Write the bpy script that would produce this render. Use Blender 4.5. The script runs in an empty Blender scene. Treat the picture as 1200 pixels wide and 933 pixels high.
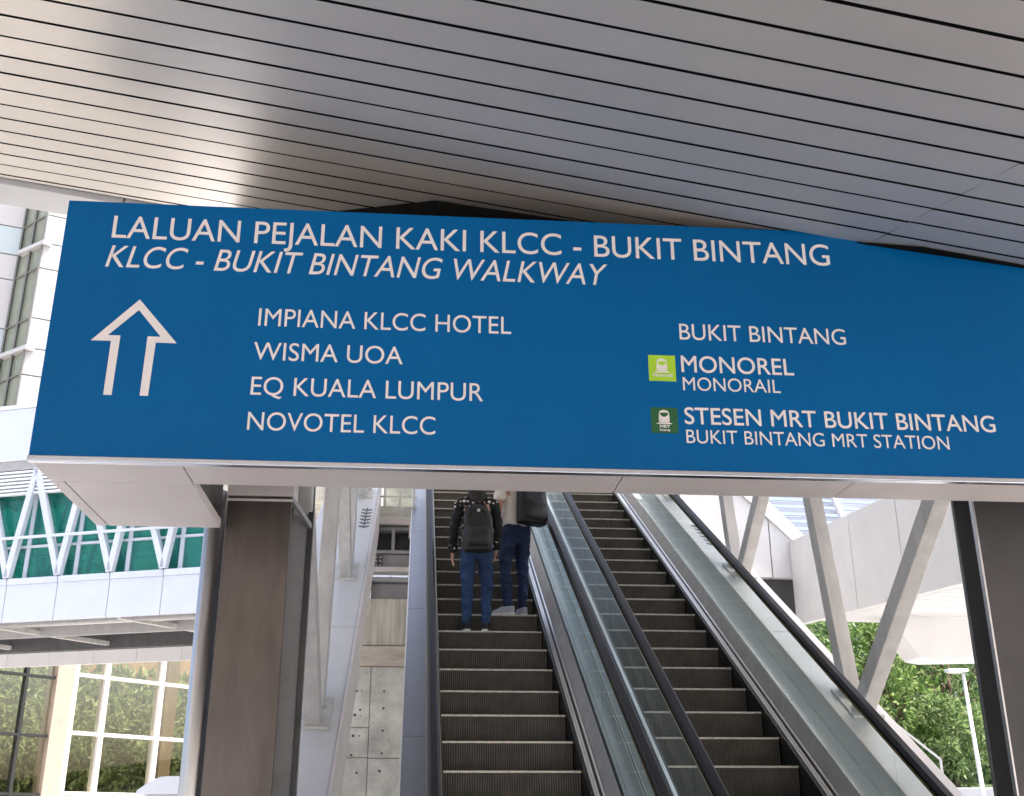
import bpy, bmesh, math, random
from mathutils import Vector, Matrix
rnd = random.Random(7)
S = bpy.context.scene
COL = S.collection
PI = math.pi

# ------------------------------------------------------------------ camera
cam_d = bpy.data.cameras.new('camera')
cam = bpy.data.objects.new('camera', cam_d); COL.objects.link(cam)
F_PX, PITCH, YAW, ROLL = 1306.33, 0.365736, 0.088311, 0.002876
EYE = Vector((0, 0, 1.6))
fwd = Vector((math.sin(YAW)*math.cos(PITCH), math.cos(YAW)*math.cos(PITCH), math.sin(PITCH)))
rgt = Vector((math.cos(YAW), -math.sin(YAW), 0)); upv = rgt.cross(fwd)
r2 = rgt*math.cos(ROLL) - upv*math.sin(ROLL); u2 = upv*math.cos(ROLL) + rgt*math.sin(ROLL)
cam.matrix_world = Matrix(((r2.x, u2.x, -fwd.x, EYE.x), (r2.y, u2.y, -fwd.y, EYE.y), (r2.z, u2.z, -fwd.z, EYE.z), (0, 0, 0, 1)))
cam_d.sensor_fit = 'HORIZONTAL'; cam_d.sensor_width = 36.0
cam_d.lens = F_PX/1200*36.0
cam_d.clip_start = 0.05; cam_d.clip_end = 2000
S.camera = cam

# ------------------------------------------------------------------ world, sun, exposure
SUN_EL, SUN_AZ = math.radians(69), math.radians(102)      # azimuth clockwise from +Y
wd = bpy.data.worlds.new('World'); S.world = wd; wd.use_nodes = True
nt = wd.node_tree; nt.nodes.clear()
sky = nt.nodes.new('ShaderNodeTexSky'); sky.sky_type = 'NISHITA'; sky.sun_disc = False
sky.sun_elevation = SUN_EL; sky.sun_rotation = SUN_AZ
sky.air_density = 1.0; sky.dust_density = 7.0; sky.ozone_density = 1.0
bg = nt.nodes.new('ShaderNodeBackground'); bg.inputs['Strength'].default_value = 0.15
wo = nt.nodes.new('ShaderNodeOutputWorld')
nt.links.new(sky.outputs[0], bg.inputs[0]); nt.links.new(bg.outputs[0], wo.inputs[0])
sl = bpy.data.lights.new('sun', 'SUN'); sl.energy = 2.6; sl.angle = math.radians(0.6); sl.color = (1, .95, .87)
so = bpy.data.objects.new('sun', sl); COL.objects.link(so)
sd = Vector((math.sin(SUN_AZ)*math.cos(SUN_EL), math.cos(SUN_AZ)*math.cos(SUN_EL), math.sin(SUN_EL)))
so.rotation_euler = sd.to_track_quat('Z', 'Y').to_euler()
so.location = (0, 0, 60)
S.view_settings.view_transform = 'Standard'; S.view_settings.look = 'None'
S.view_settings.gamma = 1; S.view_settings.use_curve_mapping = False
S.view_settings.exposure = 1.52
S.render.engine = 'CYCLES'
S.cycles.max_bounces = 10; S.cycles.diffuse_bounces = 5; S.cycles.transparent_max_bounces = 12
S.cycles.use_denoising = True

# ------------------------------------------------------------------ materials
def mat(name, col, rough=.5, metal=0., noise=0., nscale=4., bump=0., bscale=30., spec=.5, stretch=(1, 1, 1), trans=0., coord='Object', bdist=.01):
    m = bpy.data.materials.new(name); m.use_nodes = True
    t = m.node_tree; b = t.nodes['Principled BSDF']
    b.inputs['Base Color'].default_value = (*col, 1); b.inputs['Roughness'].default_value = rough
    b.inputs['Metallic'].default_value = metal; b.inputs['Specular IOR Level'].default_value = spec
    if trans: b.inputs['Transmission Weight'].default_value = trans
    if noise or bump:
        tc = t.nodes.new('ShaderNodeTexCoord'); mp = t.nodes.new('ShaderNodeMapping')
        mp.inputs['Scale'].default_value = stretch
        t.links.new(tc.outputs[coord], mp.inputs[0])
    if noise:
        n = t.nodes.new('ShaderNodeTexNoise'); n.inputs['Scale'].default_value = nscale; n.inputs['Detail'].default_value = 6
        n.inputs['Roughness'].default_value = .62
        t.links.new(mp.outputs[0], n.inputs[0])
        r = t.nodes.new('ShaderNodeMapRange'); r.inputs[1].default_value = .3; r.inputs[2].default_value = .7
        r.inputs[3].default_value = 1-noise; r.inputs[4].default_value = 1+noise*.6
        t.links.new(n.outputs[0], r.inputs[0])
        x = t.nodes.new('ShaderNodeMix'); x.data_type = 'RGBA'; x.blend_type = 'MULTIPLY'; x.inputs[0].default_value = 1
        x.inputs[6].default_value = (*col, 1); t.links.new(r.outputs[0], x.inputs[7])
        t.links.new(x.outputs[2], b.inputs['Base Color'])
        if metal > .5: r3 = None
    if noise and metal <= .5:
        r3 = t.nodes.new('ShaderNodeMapRange'); r3.inputs[1].default_value = .3; r3.inputs[2].default_value = .7
        r3.inputs[3].default_value = min(1, rough*1.2); r3.inputs[4].default_value = rough*.85
        t.links.new(n.outputs[0], r3.inputs[0]); t.links.new(r3.outputs[0], b.inputs['Roughness'])
    if bump:
        n2 = t.nodes.new('ShaderNodeTexNoise'); n2.inputs['Scale'].default_value = bscale; n2.inputs['Detail'].default_value = 5
        t.links.new(mp.outputs[0], n2.inputs[0])
        bp = t.nodes.new('ShaderNodeBump'); bp.inputs['Strength'].default_value = bump; bp.inputs['Distance'].default_value = bdist
        t.links.new(n2.outputs[0], bp.inputs['Height']); t.links.new(bp.outputs[0], b.inputs['Normal'])
    return m

def glass_mat(name, col, alpha_mix=.12, rough=.02, refl=.9):
    """thin architectural glass: tinted transparency plus fresnel reflection"""
    m = bpy.data.materials.new(name); m.use_nodes = True; t = m.node_tree; t.nodes.clear()
    o = t.nodes.new('ShaderNodeOutputMaterial')
    tr = t.nodes.new('ShaderNodeBsdfTransparent'); tr.inputs[0].default_value = (*col, 1)
    gl = t.nodes.new('ShaderNodeBsdfGlossy'); gl.inputs['Roughness'].default_value = rough
    lw = t.nodes.new('ShaderNodeLayerWeight'); lw.inputs[0].default_value = .5      # facing term, same from both sides
    pw = t.nodes.new('ShaderNodeMath'); pw.operation = 'POWER'; pw.inputs[1].default_value = 5
    t.links.new(lw.outputs['Facing'], pw.inputs[0])
    ad = t.nodes.new('ShaderNodeMath'); ad.operation = 'MULTIPLY_ADD'; ad.use_clamp = True; ad.inputs[1].default_value = refl; ad.inputs[2].default_value = alpha_mix
    t.links.new(pw.outputs[0], ad.inputs[0])
    mx = t.nodes.new('ShaderNodeMixShader')
    t.links.new(ad.outputs[0], mx.inputs[0]); t.links.new(tr.outputs[0], mx.inputs[1]); t.links.new(gl.outputs[0], mx.inputs[2])
    t.links.new(mx.outputs[0], o.inputs[0])
    return m

def tinted_mat(name, col, body, refl=.12):
    """dark tinted glazing with a body colour of its own"""
    m = glass_mat(name, col, refl); t = m.node_tree; o = [n for n in t.nodes if n.type == 'OUTPUT_MATERIAL'][0]
    src = o.inputs[0].links[0].from_socket
    df = t.nodes.new('ShaderNodeBsdfDiffuse'); df.inputs[0].default_value = (*body, 1)
    mx = t.nodes.new('ShaderNodeMixShader'); mx.inputs[0].default_value = .27
    t.links.new(src, mx.inputs[1]); t.links.new(df.outputs[0], mx.inputs[2]); t.links.new(mx.outputs[0], o.inputs[0])
    return m

def leaf_mat(name, c1, c2, c3, trans=.45):
    m = bpy.data.materials.new(name); m.use_nodes = True; t = m.node_tree; b = t.nodes['Principled BSDF']
    g = t.nodes.new('ShaderNodeNewGeometry'); r = t.nodes.new('ShaderNodeValToRGB')
    r.color_ramp.elements[0].color = (*c1, 1); r.color_ramp.elements[1].color = (*c3, 1)
    e = r.color_ramp.elements.new(.55); e.color = (*c2, 1)
    t.links.new(g.outputs['Random Per Island'], r.inputs[0])
    t.links.new(r.outputs[0], b.inputs['Base Color']); b.inputs['Roughness'].default_value = .42
    tl = t.nodes.new('ShaderNodeBsdfTranslucent'); t.links.new(r.outputs[0], tl.inputs[0])
    mx = t.nodes.new('ShaderNodeMixShader'); mx.inputs[0].default_value = trans
    t.links.new(b.outputs[0], mx.inputs[1]); t.links.new(tl.outputs[0], mx.inputs[2])
    t.links.new(mx.outputs[0], t.nodes['Material Output'].inputs[0])
    return m

M = dict(
    blue=mat('blue_vinyl', (.0005, .104, .30), .36, noise=.10, nscale=.9, bump=.02, bscale=2.5, spec=.14),
    letter=mat('letter_vinyl', (.74, .705, .69), .5),
    lime=mat('lime_vinyl', (.36, .62, .03), .5), forest=mat('forest_green_vinyl', (.012, .10, .03), .5),
    white=mat('white_panel', (.70, .70, .71), .38, noise=.05, nscale=2.2, bump=.03, bscale=8),
    greywhite=mat('grey_white_panel', (.50, .50, .51), .45),
    soffit=mat('soffit_panel', (.74, .68, .66), .45, noise=.06, nscale=2.0, bump=.03, bscale=6),
    trim=mat('aluminium_trim', (.62, .66, .74), .25, 1.0, noise=.08, nscale=12, stretch=(.3, 6, 6)),
    ceil=mat('ceiling_aluminium', (.66, .615, .56), .42, .52, noise=.07, nscale=1.1),
    gap=mat('black_gap', (.006, .006, .006), .9, spec=.05),
    colbrown=mat('column_bronze_paint', (.135, .112, .10), .31, .55, noise=.32, nscale=2.6, stretch=(2.2, 2.2, .5), bump=.03, bscale=9),
    colmid=mat('column_mid_paint', (.15, .155, .16), .4, .3, noise=.15, nscale=3),
    coldark=mat('column_dark_paint', (.075, .073, .075), .35, .4, noise=.18, nscale=3),
    steel=mat('stainless_steel', (.66, .65, .64), .34, 1.0, noise=.12, nscale=5, stretch=(8, 8, .35), bump=.02, bscale=40),
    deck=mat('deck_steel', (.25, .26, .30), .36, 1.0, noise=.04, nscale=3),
    deckr=mat('inner_deck_steel', (.60, .55, .52), .36, .6, noise=.15, nscale=5),
    bright=mat('polished_steel', (.74, .72, .69), .28, .7, noise=.08, nscale=8),
    gold=mat('brass_edge', (.62, .50, .28), .25, 1.0),
    rubber=mat('black_rubber', (.010, .010, .012), .42, spec=.2),
    step=mat('step_cast_metal', (.115, .10, .082), .45, .4, noise=.3, nscale=7),
    nose=mat('step_nosing', (.52, .49, .45), .4, .8, noise=.3, nscale=20),
    skirt=mat('skirt_black', (.02, .019, .018), .4, .3),
    concrete=mat('board_marked_concrete', (.56, .545, .48), .85, noise=.42, nscale=2.6, stretch=(1, 1, 1), bump=.35, bscale=14),
    concrete2=mat('tan_concrete', (.51, .455, .38), .85, noise=.3, nscale=4, stretch=(.5, 1, 3), bump=.3, bscale=18),
    concrete3=mat('streaked_concrete', (.54, .51, .43), .85, noise=.42, nscale=3, stretch=(4, 4, .35), bump=.35, bscale=20),
    concrete4=mat('joint_concrete', (.26, .25, .21), .9, noise=.2, nscale=6),
    hole=mat('tie_hole', (.09, .08, .07), .9),
    greysteel=mat('grey_painted_steel', (.36, .36, .37), .5, .1, noise=.12, nscale=5),
    darksteel=mat('dark_painted_steel', (.085, .085, .09), .5, .2, noise=.2, nscale=4),
    strut=mat('strut_paint', (.61, .60, .585), .4, noise=.17, nscale=3, stretch=(3, 3, .6), bump=.03, bscale=20),
    bluewhite=mat('cool_white_panel', (.53, .575, .66), .4, noise=.05, nscale=1.2),
    louvre=mat('louvre_white', (.78, .80, .84), .4),
    teal=tinted_mat('teal_glass', (.28, .74, .66), (.05, .30, .28), .06),
    teal_in=mat('teal_interior', (.03, .13, .115), .6, noise=.3, nscale=.8),
    balu=glass_mat('balustrade_glass', (.925, .97, .968), .0, .02, .5),
    clear=glass_mat('clear_glass', (.82, .86, .78), .06),
    cwglass=glass_mat('window_glass', (.92, .90, .80), .17, .03),
    cwframe=mat('white_mullion', (.80, .77, .74), .4),
    beige=mat('beige_stone', (.46, .37, .30), .6, noise=.1, nscale=3),
    darkmull=mat('dark_mullion', (.05, .05, .05), .4, .4),
    brownwall=mat('brown_wall', (.34, .22, .13), .8, noise=.3, nscale=1.4, bump=.2, bscale=6),
    tower=mat('tower_white_cladding', (.52, .51, .515), .3, noise=.04, nscale=.3),
    towerband=mat('tower_pale_band', (.46, .53, .55), .2),
    towerline=mat('tower_joint', (.17, .17, .165), .5),
    towerglass=mat('tower_glass', (.27, .30, .235), .12, .1, noise=.35, nscale=.35),
    ground=mat('paving', (.52, .505, .49), .6, noise=.12, nscale=1.2, bump=.1, bscale=20),
    grass=mat('grass_soil', (.06, .09, .03), .9, noise=.4, nscale=1.5, bump=.4, bscale=10),
    retain=mat('grey_render', (.36, .38, .41), .8, noise=.1, nscale=2),
    leafp=leaf_mat('leaf_pale', (.08, .13, .05), (.24, .33, .15), (.48, .54, .32)), bladegrey=mat('louvre_blade_grey', (.42, .46, .56), .5), deckmid=mat('middle_deck_steel', (.42, .47, .48), .34, .8, noise=.1, nscale=6), deckright=mat('skylit_deck_steel', (.88, .89, .91), .3, .1),
    lamp=mat('lamp_paint', (.66, .69, .72), .35),
    leaf=leaf_mat('leaf_mid', (.035, .085, .028), (.115, .21, .065), (.34, .45, .19)),
    leaf2=leaf_mat('leaf_bright', (.055, .125, .03), (.17, .29, .075), (.42, .52, .20)),
    leaf3=leaf_mat('leaf_dull', (.06, .12, .04), (.18, .28, .10), (.38, .46, .22)),
    bark=mat('bark', (.12, .085, .055), .9, noise=.3, nscale=8, bump=.5, bscale=20),
    skin=mat('skin', (.56, .31, .21), .5), hair=mat('dark_hair', (.010, .006, .005), .55, bump=.5, bscale=40, stretch=(6, 6, .4)),
    jean=mat('blue_denim', (.018, .048, .140), .8, noise=.5, nscale=6, bump=.45, bscale=16, stretch=(1, 1, 1.8), bdist=.03),
    jean2=mat('navy_denim', (.009, .020, .070), .8, noise=.5, nscale=6, bump=.45, bscale=16, stretch=(1, 1, 1.8), bdist=.03),
    black=mat('black_cloth', (.008, .008, .009), .8, bump=.3, bscale=18, bdist=.02),
    pack=mat('charcoal_nylon', (.020, .018, .018), .5, noise=.3, nscale=9, bump=.6, bscale=9, bdist=.03),
    pack2=mat('black_nylon', (.010, .010, .011), .48, noise=.3, nscale=9, bump=.5, bscale=11, bdist=.03),
    shirt=mat('cream_cloth', (.82, .76, .68), .8, bump=.4, bscale=9, bdist=.03),
    sole=mat('white_sole', (.74, .71, .68), .5), shoe=mat('black_canvas', (.02, .02, .022), .7), shoe2=mat('grey_canvas', (.42, .42, .45), .7),
    buckle=mat('pale_tag', (.6, .6, .6), .4), eye=mat('eye_dark', (.02, .015, .012), .2), lip=mat('lip', (.42, .16, .13), .5),
)
def dotted():
    m = bpy.data.materials.new('black_polka_dot_cloth'); m.use_nodes = True; t = m.node_tree; b = t.nodes['Principled BSDF']
    tc = t.nodes.new('ShaderNodeTexCoord'); v = t.nodes.new('ShaderNodeTexVoronoi'); v.inputs['Scale'].default_value = 21; v.inputs['Randomness'].default_value = .55
    r = t.nodes.new('ShaderNodeMapRange'); r.inputs[1].default_value = .30; r.inputs[2].default_value = .36; r.inputs[3].default_value = 1; r.inputs[4].default_value = 0
    mx = t.nodes.new('ShaderNodeMix'); mx.data_type = 'RGBA'; mx.inputs[6].default_value = (.009, .009, .01, 1); mx.inputs[7].default_value = (.72, .70, .66, 1)
    t.links.new(tc.outputs['Object'], v.inputs['Vector']); t.links.new(v.outputs['Distance'], r.inputs[0])
    t.links.new(r.outputs[0], mx.inputs[0]); t.links.new(mx.outputs[2], b.inputs['Base Color']); b.inputs['Roughness'].default_value = .8
    return m
M['dots'] = dotted()

# ------------------------------------------------------------------ builders
class MB:
    def __init__(s): s.v = []; s.f = []; s.m = []; s.mats = []
    def _mi(s, m):
        if m not in s.mats: s.mats.append(m)
        return s.mats.index(m)
    def add(s, vs, fs, m):
        o = len(s.v); s.v += [tuple(p) for p in vs]; k = s._mi(m)
        for f in fs: s.f.append(tuple(i+o for i in f)); s.m.append(k)
    def hexa(s, p, m):      # 8 points: bottom 4 ccw, top 4 ccw
        s.add(p, [(3, 2, 1, 0), (4, 5, 6, 7), (0, 1, 5, 4), (1, 2, 6, 5), (2, 3, 7, 6), (3, 0, 4, 7)], m)
    def box(s, a, b, m):
        (x0, y0, z0), (x1, y1, z1) = a, b
        s.hexa([(x0, y0, z0), (x1, y0, z0), (x1, y1, z0), (x0, y1, z0), (x0, y0, z1), (x1, y0, z1), (x1, y1, z1), (x0, y1, z1)], m)
    def frame_box(s, O, ex, ey, ez, a, b, m):   # box in a local frame
        P = [(a[0], a[1], a[2]), (b[0], a[1], a[2]), (b[0], b[1], a[2]), (a[0], b[1], a[2]), (a[0], a[1], b[2]), (b[0], a[1], b[2]), (b[0], b[1], b[2]), (a[0], b[1], b[2])]
        s.hexa([O + ex*p[0] + ey*p[1] + ez*p[2] for p in P], m)
    def prism(s, poly, ext, m):   # poly: list of Vector, ext: Vector
        n = len(poly); ext = Vector(ext)
        vs = [Vector(p) for p in poly] + [Vector(p)+ext for p in poly]
        s.add(vs, [tuple(range(n-1, -1, -1)), tuple(range(n, 2*n))] + [(i, (i+1) % n, n+(i+1) % n, n+i) for i in range(n)], m)
    def bar(s, p, q, w, h, m, ref=(0, 0, 1)):
        p, q = Vector(p), Vector(q); d = (q-p).normalized(); a = d.cross(Vector(ref))
        if a.length < 1e-4: a = d.cross(Vector((1, 0, 0)))
        a.normalize(); b = a.cross(d)
        s.hexa([p-a*w/2-b*h/2, p+a*w/2-b*h/2, q+a*w/2-b*h/2, q-a*w/2-b*h/2, p-a*w/2+b*h/2, p+a*w/2+b*h/2, q+a*w/2+b*h/2, q-a*w/2+b*h/2], m)
    def tube(s, pts, rs, m, n=12, cap=True):
        pts = [Vector(p) for p in pts]
        if not isinstance(rs, list): rs = [rs]*len(pts)
        ring = []; prev = None; vs = []
        for i, p in enumerate(pts):
            d = (pts[min(i+1, len(pts)-1)] - pts[max(i-1, 0)]).normalized()
            a = prev - d*prev.dot(d) if prev is not None else d.orthogonal()
            a.normalize(); prev = a; b = d.cross(a)
            r = rs[i]; ra, rb = r if isinstance(r, tuple) else (r, r)
            vs += [p + a*math.cos(2*PI*k/n)*ra + b*math.sin(2*PI*k/n)*rb for k in range(n)]
        L = len(pts); fs = [(i*n+k, i*n+(k+1) % n, (i+1)*n+(k+1) % n, (i+1)*n+k) for i in range(L-1) for k in range(n)]
        if cap: fs += [tuple(range(n-1, -1, -1)), tuple((L-1)*n+k for k in range(n))]
        s.add(vs, fs, m)
    def sweep(s, prof, path, m, closed=True):   # prof [(x,h)], path [(y,z)]: vertical cuts
        n = len(prof); vs = [(x, y, z+h) for (y, z) in path for (x, h) in prof]; L = len(path)
        rng = range(n if closed else n-1)
        fs = [(i*n+k, i*n+(k+1) % n, (i+1)*n+(k+1) % n, (i+1)*n+k) for i in range(L-1) for k in rng]
        if closed: fs += [tuple(range(n-1, -1, -1)), tuple((L-1)*n+k for k in range(n))]
        s.add(vs, fs, m)
    def mesh(s, name):
        me = bpy.data.meshes.new(name); me.from_pydata(s.v, [], s.f)
        for m in s.mats: me.materials.append(m)
        me.polygons.foreach_set('material_index', s.m); me.update(); return me
    def build(s, name, parent=None, smooth=False, bevel=0, fix=True, loc=None, seg=2):
        me = s.mesh(name)
        if fix:
            bm = bmesh.new(); bm.from_mesh(me); bmesh.ops.recalc_face_normals(bm, faces=bm.faces); bm.to_mesh(me); bm.free()
        o = bpy.data.objects.new(name, me); COL.objects.link(o)
        if smooth: me.polygons.foreach_set('use_smooth', [True]*len(me.polygons))
        if bevel:
            md = o.modifiers.new('bevel', 'BEVEL'); md.width = bevel; md.segments = seg; md.limit_method = 'ANGLE'; md.angle_limit = math.radians(40)
        if parent is not None:
            o.parent = parent
            o.matrix_parent_inverse = Matrix.Translation(parent.location).inverted() if parent.type == 'EMPTY' and not loc else o.matrix_parent_inverse
        if loc: o.location = loc
        return o
def tag(o, label=None, cat=None, group=None, kind=None):
    if label: o['label'] = label
    if cat: o['category'] = cat
    if group: o['group'] = group
    if kind: o['kind'] = kind
    return o
def thing(name, loc, label, cat, group=None, rz=0):
    o = bpy.data.objects.new(name, None); COL.objects.link(o); o.location = loc; o.rotation_euler = (0, 0, rz); o.empty_display_size = .2
    return tag(o, label, cat, group)
V = Vector

# ------------------------------------------------------------------ ground
g = MB(); g.box((-400, -400, -.5), (400, 400, 0), M['ground'])
tag(g.build('ground'), kind='structure')

# ------------------------------------------------------------------ slatted ceiling
cu = V((.99132, .08735, -.09829)); cv = V((-.06025, .96611, .25101)); cn = cu.cross(cv).normalized()
if cn.z < 0: cn = -cn
CP = V((.35486, 3.96802, 4.43204)); PITCHS = .22859
def cpt(a, j, up=0.): return CP + cu*a + cv*(PITCHS*j) + cn*up
ceil = thing('slatted_ceiling', cpt(0, 0), 'sloping grey metal ceiling of long parallel slats above the blue sign', 'ceiling')
A0, A1, J0, J1, JA = -8., 7., -24, 11.4, 2.05
b = MB()
GAPW = .055
for j in range(J0, 12):
    j0, j1 = j + GAPW, min(j+1-GAPW, J1-.06)
    if j1-j0 < .2: continue
    for a0, a1 in ((A0, -4.), (-3.997, JA-.1*0), (JA+.0016, A1)):
        tl = rnd.gauss(0, .0007); bw = rnd.gauss(0, .0006)     # every slat hangs a little differently
        # tray with folded lips
        P_ = [cpt(a0, j0, tl), cpt(a1, j0, tl+bw), cpt(a1, j1, bw-tl), cpt(a0, j1, -tl), cpt(a0, j0, .03), cpt(a1, j0, .03), cpt(a1, j1, .03), cpt(a0, j1, .03)]
        b.add(P_, [(3, 2, 1, 0)], M['ceil']); b.add(P_, [(0, 1, 5, 4), (1, 2, 6, 5), (2, 3, 7, 6), (3, 0, 4, 7)], M['gap'])
b.build('slats', ceil, fix=False)
b = MB(); b.hexa([cpt(A0, J0, .035), cpt(A1, J0, .035), cpt(A1, J1, .035), cpt(A0, J1, .035), cpt(A0, J0, .06), cpt(A1, J0, .06), cpt(A1, J1, .06), cpt(A0, J1, .06)], M['gap'])
b.build('backing', ceil)
b = MB(); b.hexa([cpt(2.3, 3.40, -.012), cpt(6.9, 3.40, -.012), cpt(6.9, 4.3, -.012), cpt(1.7, 4.3, -.012), cpt(2.3, 3.40, -.003), cpt(6.9, 3.40, -.003), cpt(6.9, 4.3, -.003), cpt(1.7, 4.3, -.003)], M['gap'])  # added black strip stands in for the shaded slot between slats and sign
b.build('shade_strip', ceil)
b = MB()
for a0, a1 in ((A0, -4.6), (-4.59, -2.12), (-2.11, A1)):
    b.hexa([cpt(a0, J1+.16, -.03), cpt(a1, J1+.16, -.03), cpt(a1, J1+2.6, -.03), cpt(a0, J1+2.6, -.03), cpt(a0, J1+.16, .5), cpt(a1, J1+.16, .5), cpt(a1, J1+2.6, .5), cpt(a0, J1+2.6, .5)], M['greywhite'])
b.build('edge_fascia', ceil, bevel=.006)
b = MB(); b.hexa([cpt(A0, J0, .1), cpt(A1, J0, .1), cpt(A1, J1+.1, .1), cpt(A0, J1+.1, .1), cpt(A0, J0, .5), cpt(A1, J0, .5), cpt(A1, J1+.1, .5), cpt(A0, J1+.1, .5)], M['greysteel'])
b.build('roof_deck', ceil)

# ------------------------------------------------------------------ direction sign
SX0, SX1, SZ0, SZ1, SY = -1.766, 4.6, 3.155, 4.508, 5.0
sign = thing('direction_sign', (1.2, SY+.17, SZ0), 'long blue overhead direction sign with white lettering and an upward arrow', 'sign')
b = MB(); b.box((SX0, SY, SZ0+.022), (SX1, SY+.03, SZ1), M['blue']); b.build('face_panel', sign, bevel=.002)
b = MB(); b.box((SX0+.004, SY+.032, SZ0+.05), (SX1, SY+.34, SZ1-.01), M['soffit']); b.build('sign_box', sign)
b = MB(); b.box((SX0-.003, SY-.012, SZ0-.006), (SX1, SY+.03, SZ0+.02), M['trim']); b.build('bottom_trim', sign, bevel=.004)
b = MB()
xs = [SX0, -1.085, .98, 2.12, 3.3, SX1]
for x0, x1 in zip(xs, xs[1:]):
    b.box((x0+.003, SY+.034, SZ0), (x1-.003, SY+.34, SZ0+.046), M['soffit'])
b.build('soffit_panel', sign, bevel=.004)
b = MB()
b.box((SX0+.07, SY+.347, SZ0), (-1.09, 6.2, SZ0+.05), M['soffit'])
b.box((SX0, SY+.347, SZ0+.001), (SX0+.063, 6.2, SZ0+.05), M['soffit'])
b.build('deep_soffit', sign, bevel=.004)
b = MB(); b.box((SX0+.005, SY+.345, SZ0+.053), (-1.094, 6.195, SZ1-.2), M['coldark']); b.build('soffit_box', sign)  # box sides coloured dark for the shade behind the sign

# lettering: one object per word; strokes are thickened by moving the outline outwards
def text_mesh(txt, shear=0):
    c = bpy.data.curves.new('t', 'FONT'); c.body = txt; c.size = 1; c.shear = shear; c.fill_mode = 'FRONT'; c.resolution_u = 6
    to = bpy.data.objects.new('t', c); COL.objects.link(to); bpy.context.view_layer.update()
    me = bpy.data.meshes.new_from_object(to.evaluated_get(bpy.context.evaluated_depsgraph_get()))
    bpy.data.objects.remove(to); bpy.data.curves.remove(c); return me
def lettering(txt, x0, z0, cap, x1, shear=0, weight=0., y=SY-.002, m='letter', parent=None, name='lettering'):
    me = text_mesh(txt, shear); bm = bmesh.new(); bm.from_mesh(me); bpy.data.meshes.remove(me)
    bmesh.ops.remove_doubles(bm, verts=bm.verts, dist=1e-5)
    mv = {}
    for v in bm.verts:
        n_ = V((0, 0, 0)); c = 0
        for e in v.link_edges:
            if len(e.link_faces) == 1:
                f = e.link_faces[0]; d = (e.verts[1].co-e.verts[0].co).normalized(); q = V((d.y, -d.x, 0))
                if q.dot((f.calc_center_median()-e.verts[0].co)) > 0: q = -q
                n_ += q; c += 1
        if c == 2 and n_.length > .2:
            h_ = n_.length/2; mv[v] = n_.normalized()*weight*min(1.35, 1/max(h_, .3))
    for v, d in mv.items(): v.co += d
    X = [v.co.x for v in bm.verts]; mx = min(X); sx = (x1-x0)/(max(X)-mx); sz = cap/(CAPH+2*weight)
    # islands -> words
    seen = set(); isl = []
    for v in bm.verts:
        if v in seen: continue
        st = [v]; seen.add(v); cc = []
        while st:
            w_ = st.pop(); cc.append(w_)
            for e in w_.link_edges:
                o_ = e.other_vert(w_)
                if o_ not in seen: seen.add(o_); st.append(o_)
        isl.append(cc)
    # word ends from the advance of each prefix
    words = txt.split(' '); isl.sort(key=lambda c: sum(v.co.x for v in c)/len(c))
    k = 0; res = []
    for w_ in words:
        nI = len(w_) + w_.count('i') + w_.count('j'); res.append(isl[k:k+nI]); k += nI
    if k < len(isl): res[-1] = res[-1]+isl[k:]
    for grp in res:
        idx = {}; vs = []; fs = []
        for c in grp:
            for v in c: idx[v] = len(vs); vs.append((x0+(v.co.x-mx)*sx, y, z0+(v.co.y+weight)*sz))
        done = set()
        for c in grp:
            for v in c:
                for f in v.link_faces:
                    if f not in done: done.add(f); fs.append([idx[q] for q in f.verts])
        me = bpy.data.meshes.new(name); me.from_pydata(vs, [], fs); me.materials.append(M[m])
        o = bpy.data.objects.new(name, me); COL.objects.link(o); o.parent = parent
        if parent.type == 'EMPTY': o.matrix_parent_inverse = Matrix.Translation(parent.location).inverted()
        sm = o.modifiers.new('solid', 'SOLIDIFY'); sm.thickness = .0015; sm.offset = 0
    bm.free()
def cap_measure():
    c = bpy.data.curves.new('t', 'FONT'); c.body = 'H'; c.size = 1; to = bpy.data.objects.new('t', c); COL.objects.link(to)
    bpy.context.view_layer.update()
    me = bpy.data.meshes.new_from_object(to.evaluated_get(bpy.context.evaluated_depsgraph_get())); h = max(v.co.y for v in me.vertices)
    bpy.data.objects.remove(to); bpy.data.curves.remove(c); bpy.data.meshes.remove(me); return h
CAPH = cap_measure()
TXT = [('LALUAN PEJALAN KAKI KLCC - BUKIT BINTANG', -1.536, 4.308, .122, 2.105, 0, .001),
       ('KLCC - BUKIT BINTANG WALKWAY', -1.547, 4.147, .117, .931, .22, 0.),
       ('IMPIANA KLCC HOTEL', -.79, 3.859, .092, .439, 0, -.001), ('WISMA UOA', -.80, 3.680, .091, -.088, 0, -.001),
       ('EQ KUALA LUMPUR', -.798, 3.501, .091, .303, 0, -.001), ('NOVOTEL KLCC', -.80, 3.325, .089, .077, 0, -.001),
       ('BUKIT BINTANG', 1.284, 3.861, .086, 2.14, 0, -.001), ('MONOREL', 1.283, 3.685, .088, 1.853, 0, .006),
       ('MONORAIL', 1.286, 3.589, .069, 1.776, 0, -.002), ('STESEN MRT BUKIT BINTANG', 1.284, 3.413, .086, 2.855, 0, .006),
       ('BUKIT BINTANG MRT STATION', 1.287, 3.316, .068, 2.602, 0, -.002)]
for a in TXT: lettering(*a, parent=sign)
ARR = [(-1.361, 3.976), (-1.563, 3.754), (-1.470, 3.754), (-1.472, 3.479), (-1.434, 3.479), (-1.430, 3.783), (-1.489, 3.783), (-1.359, 3.920), (-1.242, 3.783), (-1.303, 3.783), (-1.306, 3.480), (-1.268, 3.480), (-1.262, 3.752), (-1.164, 3.752)]
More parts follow.
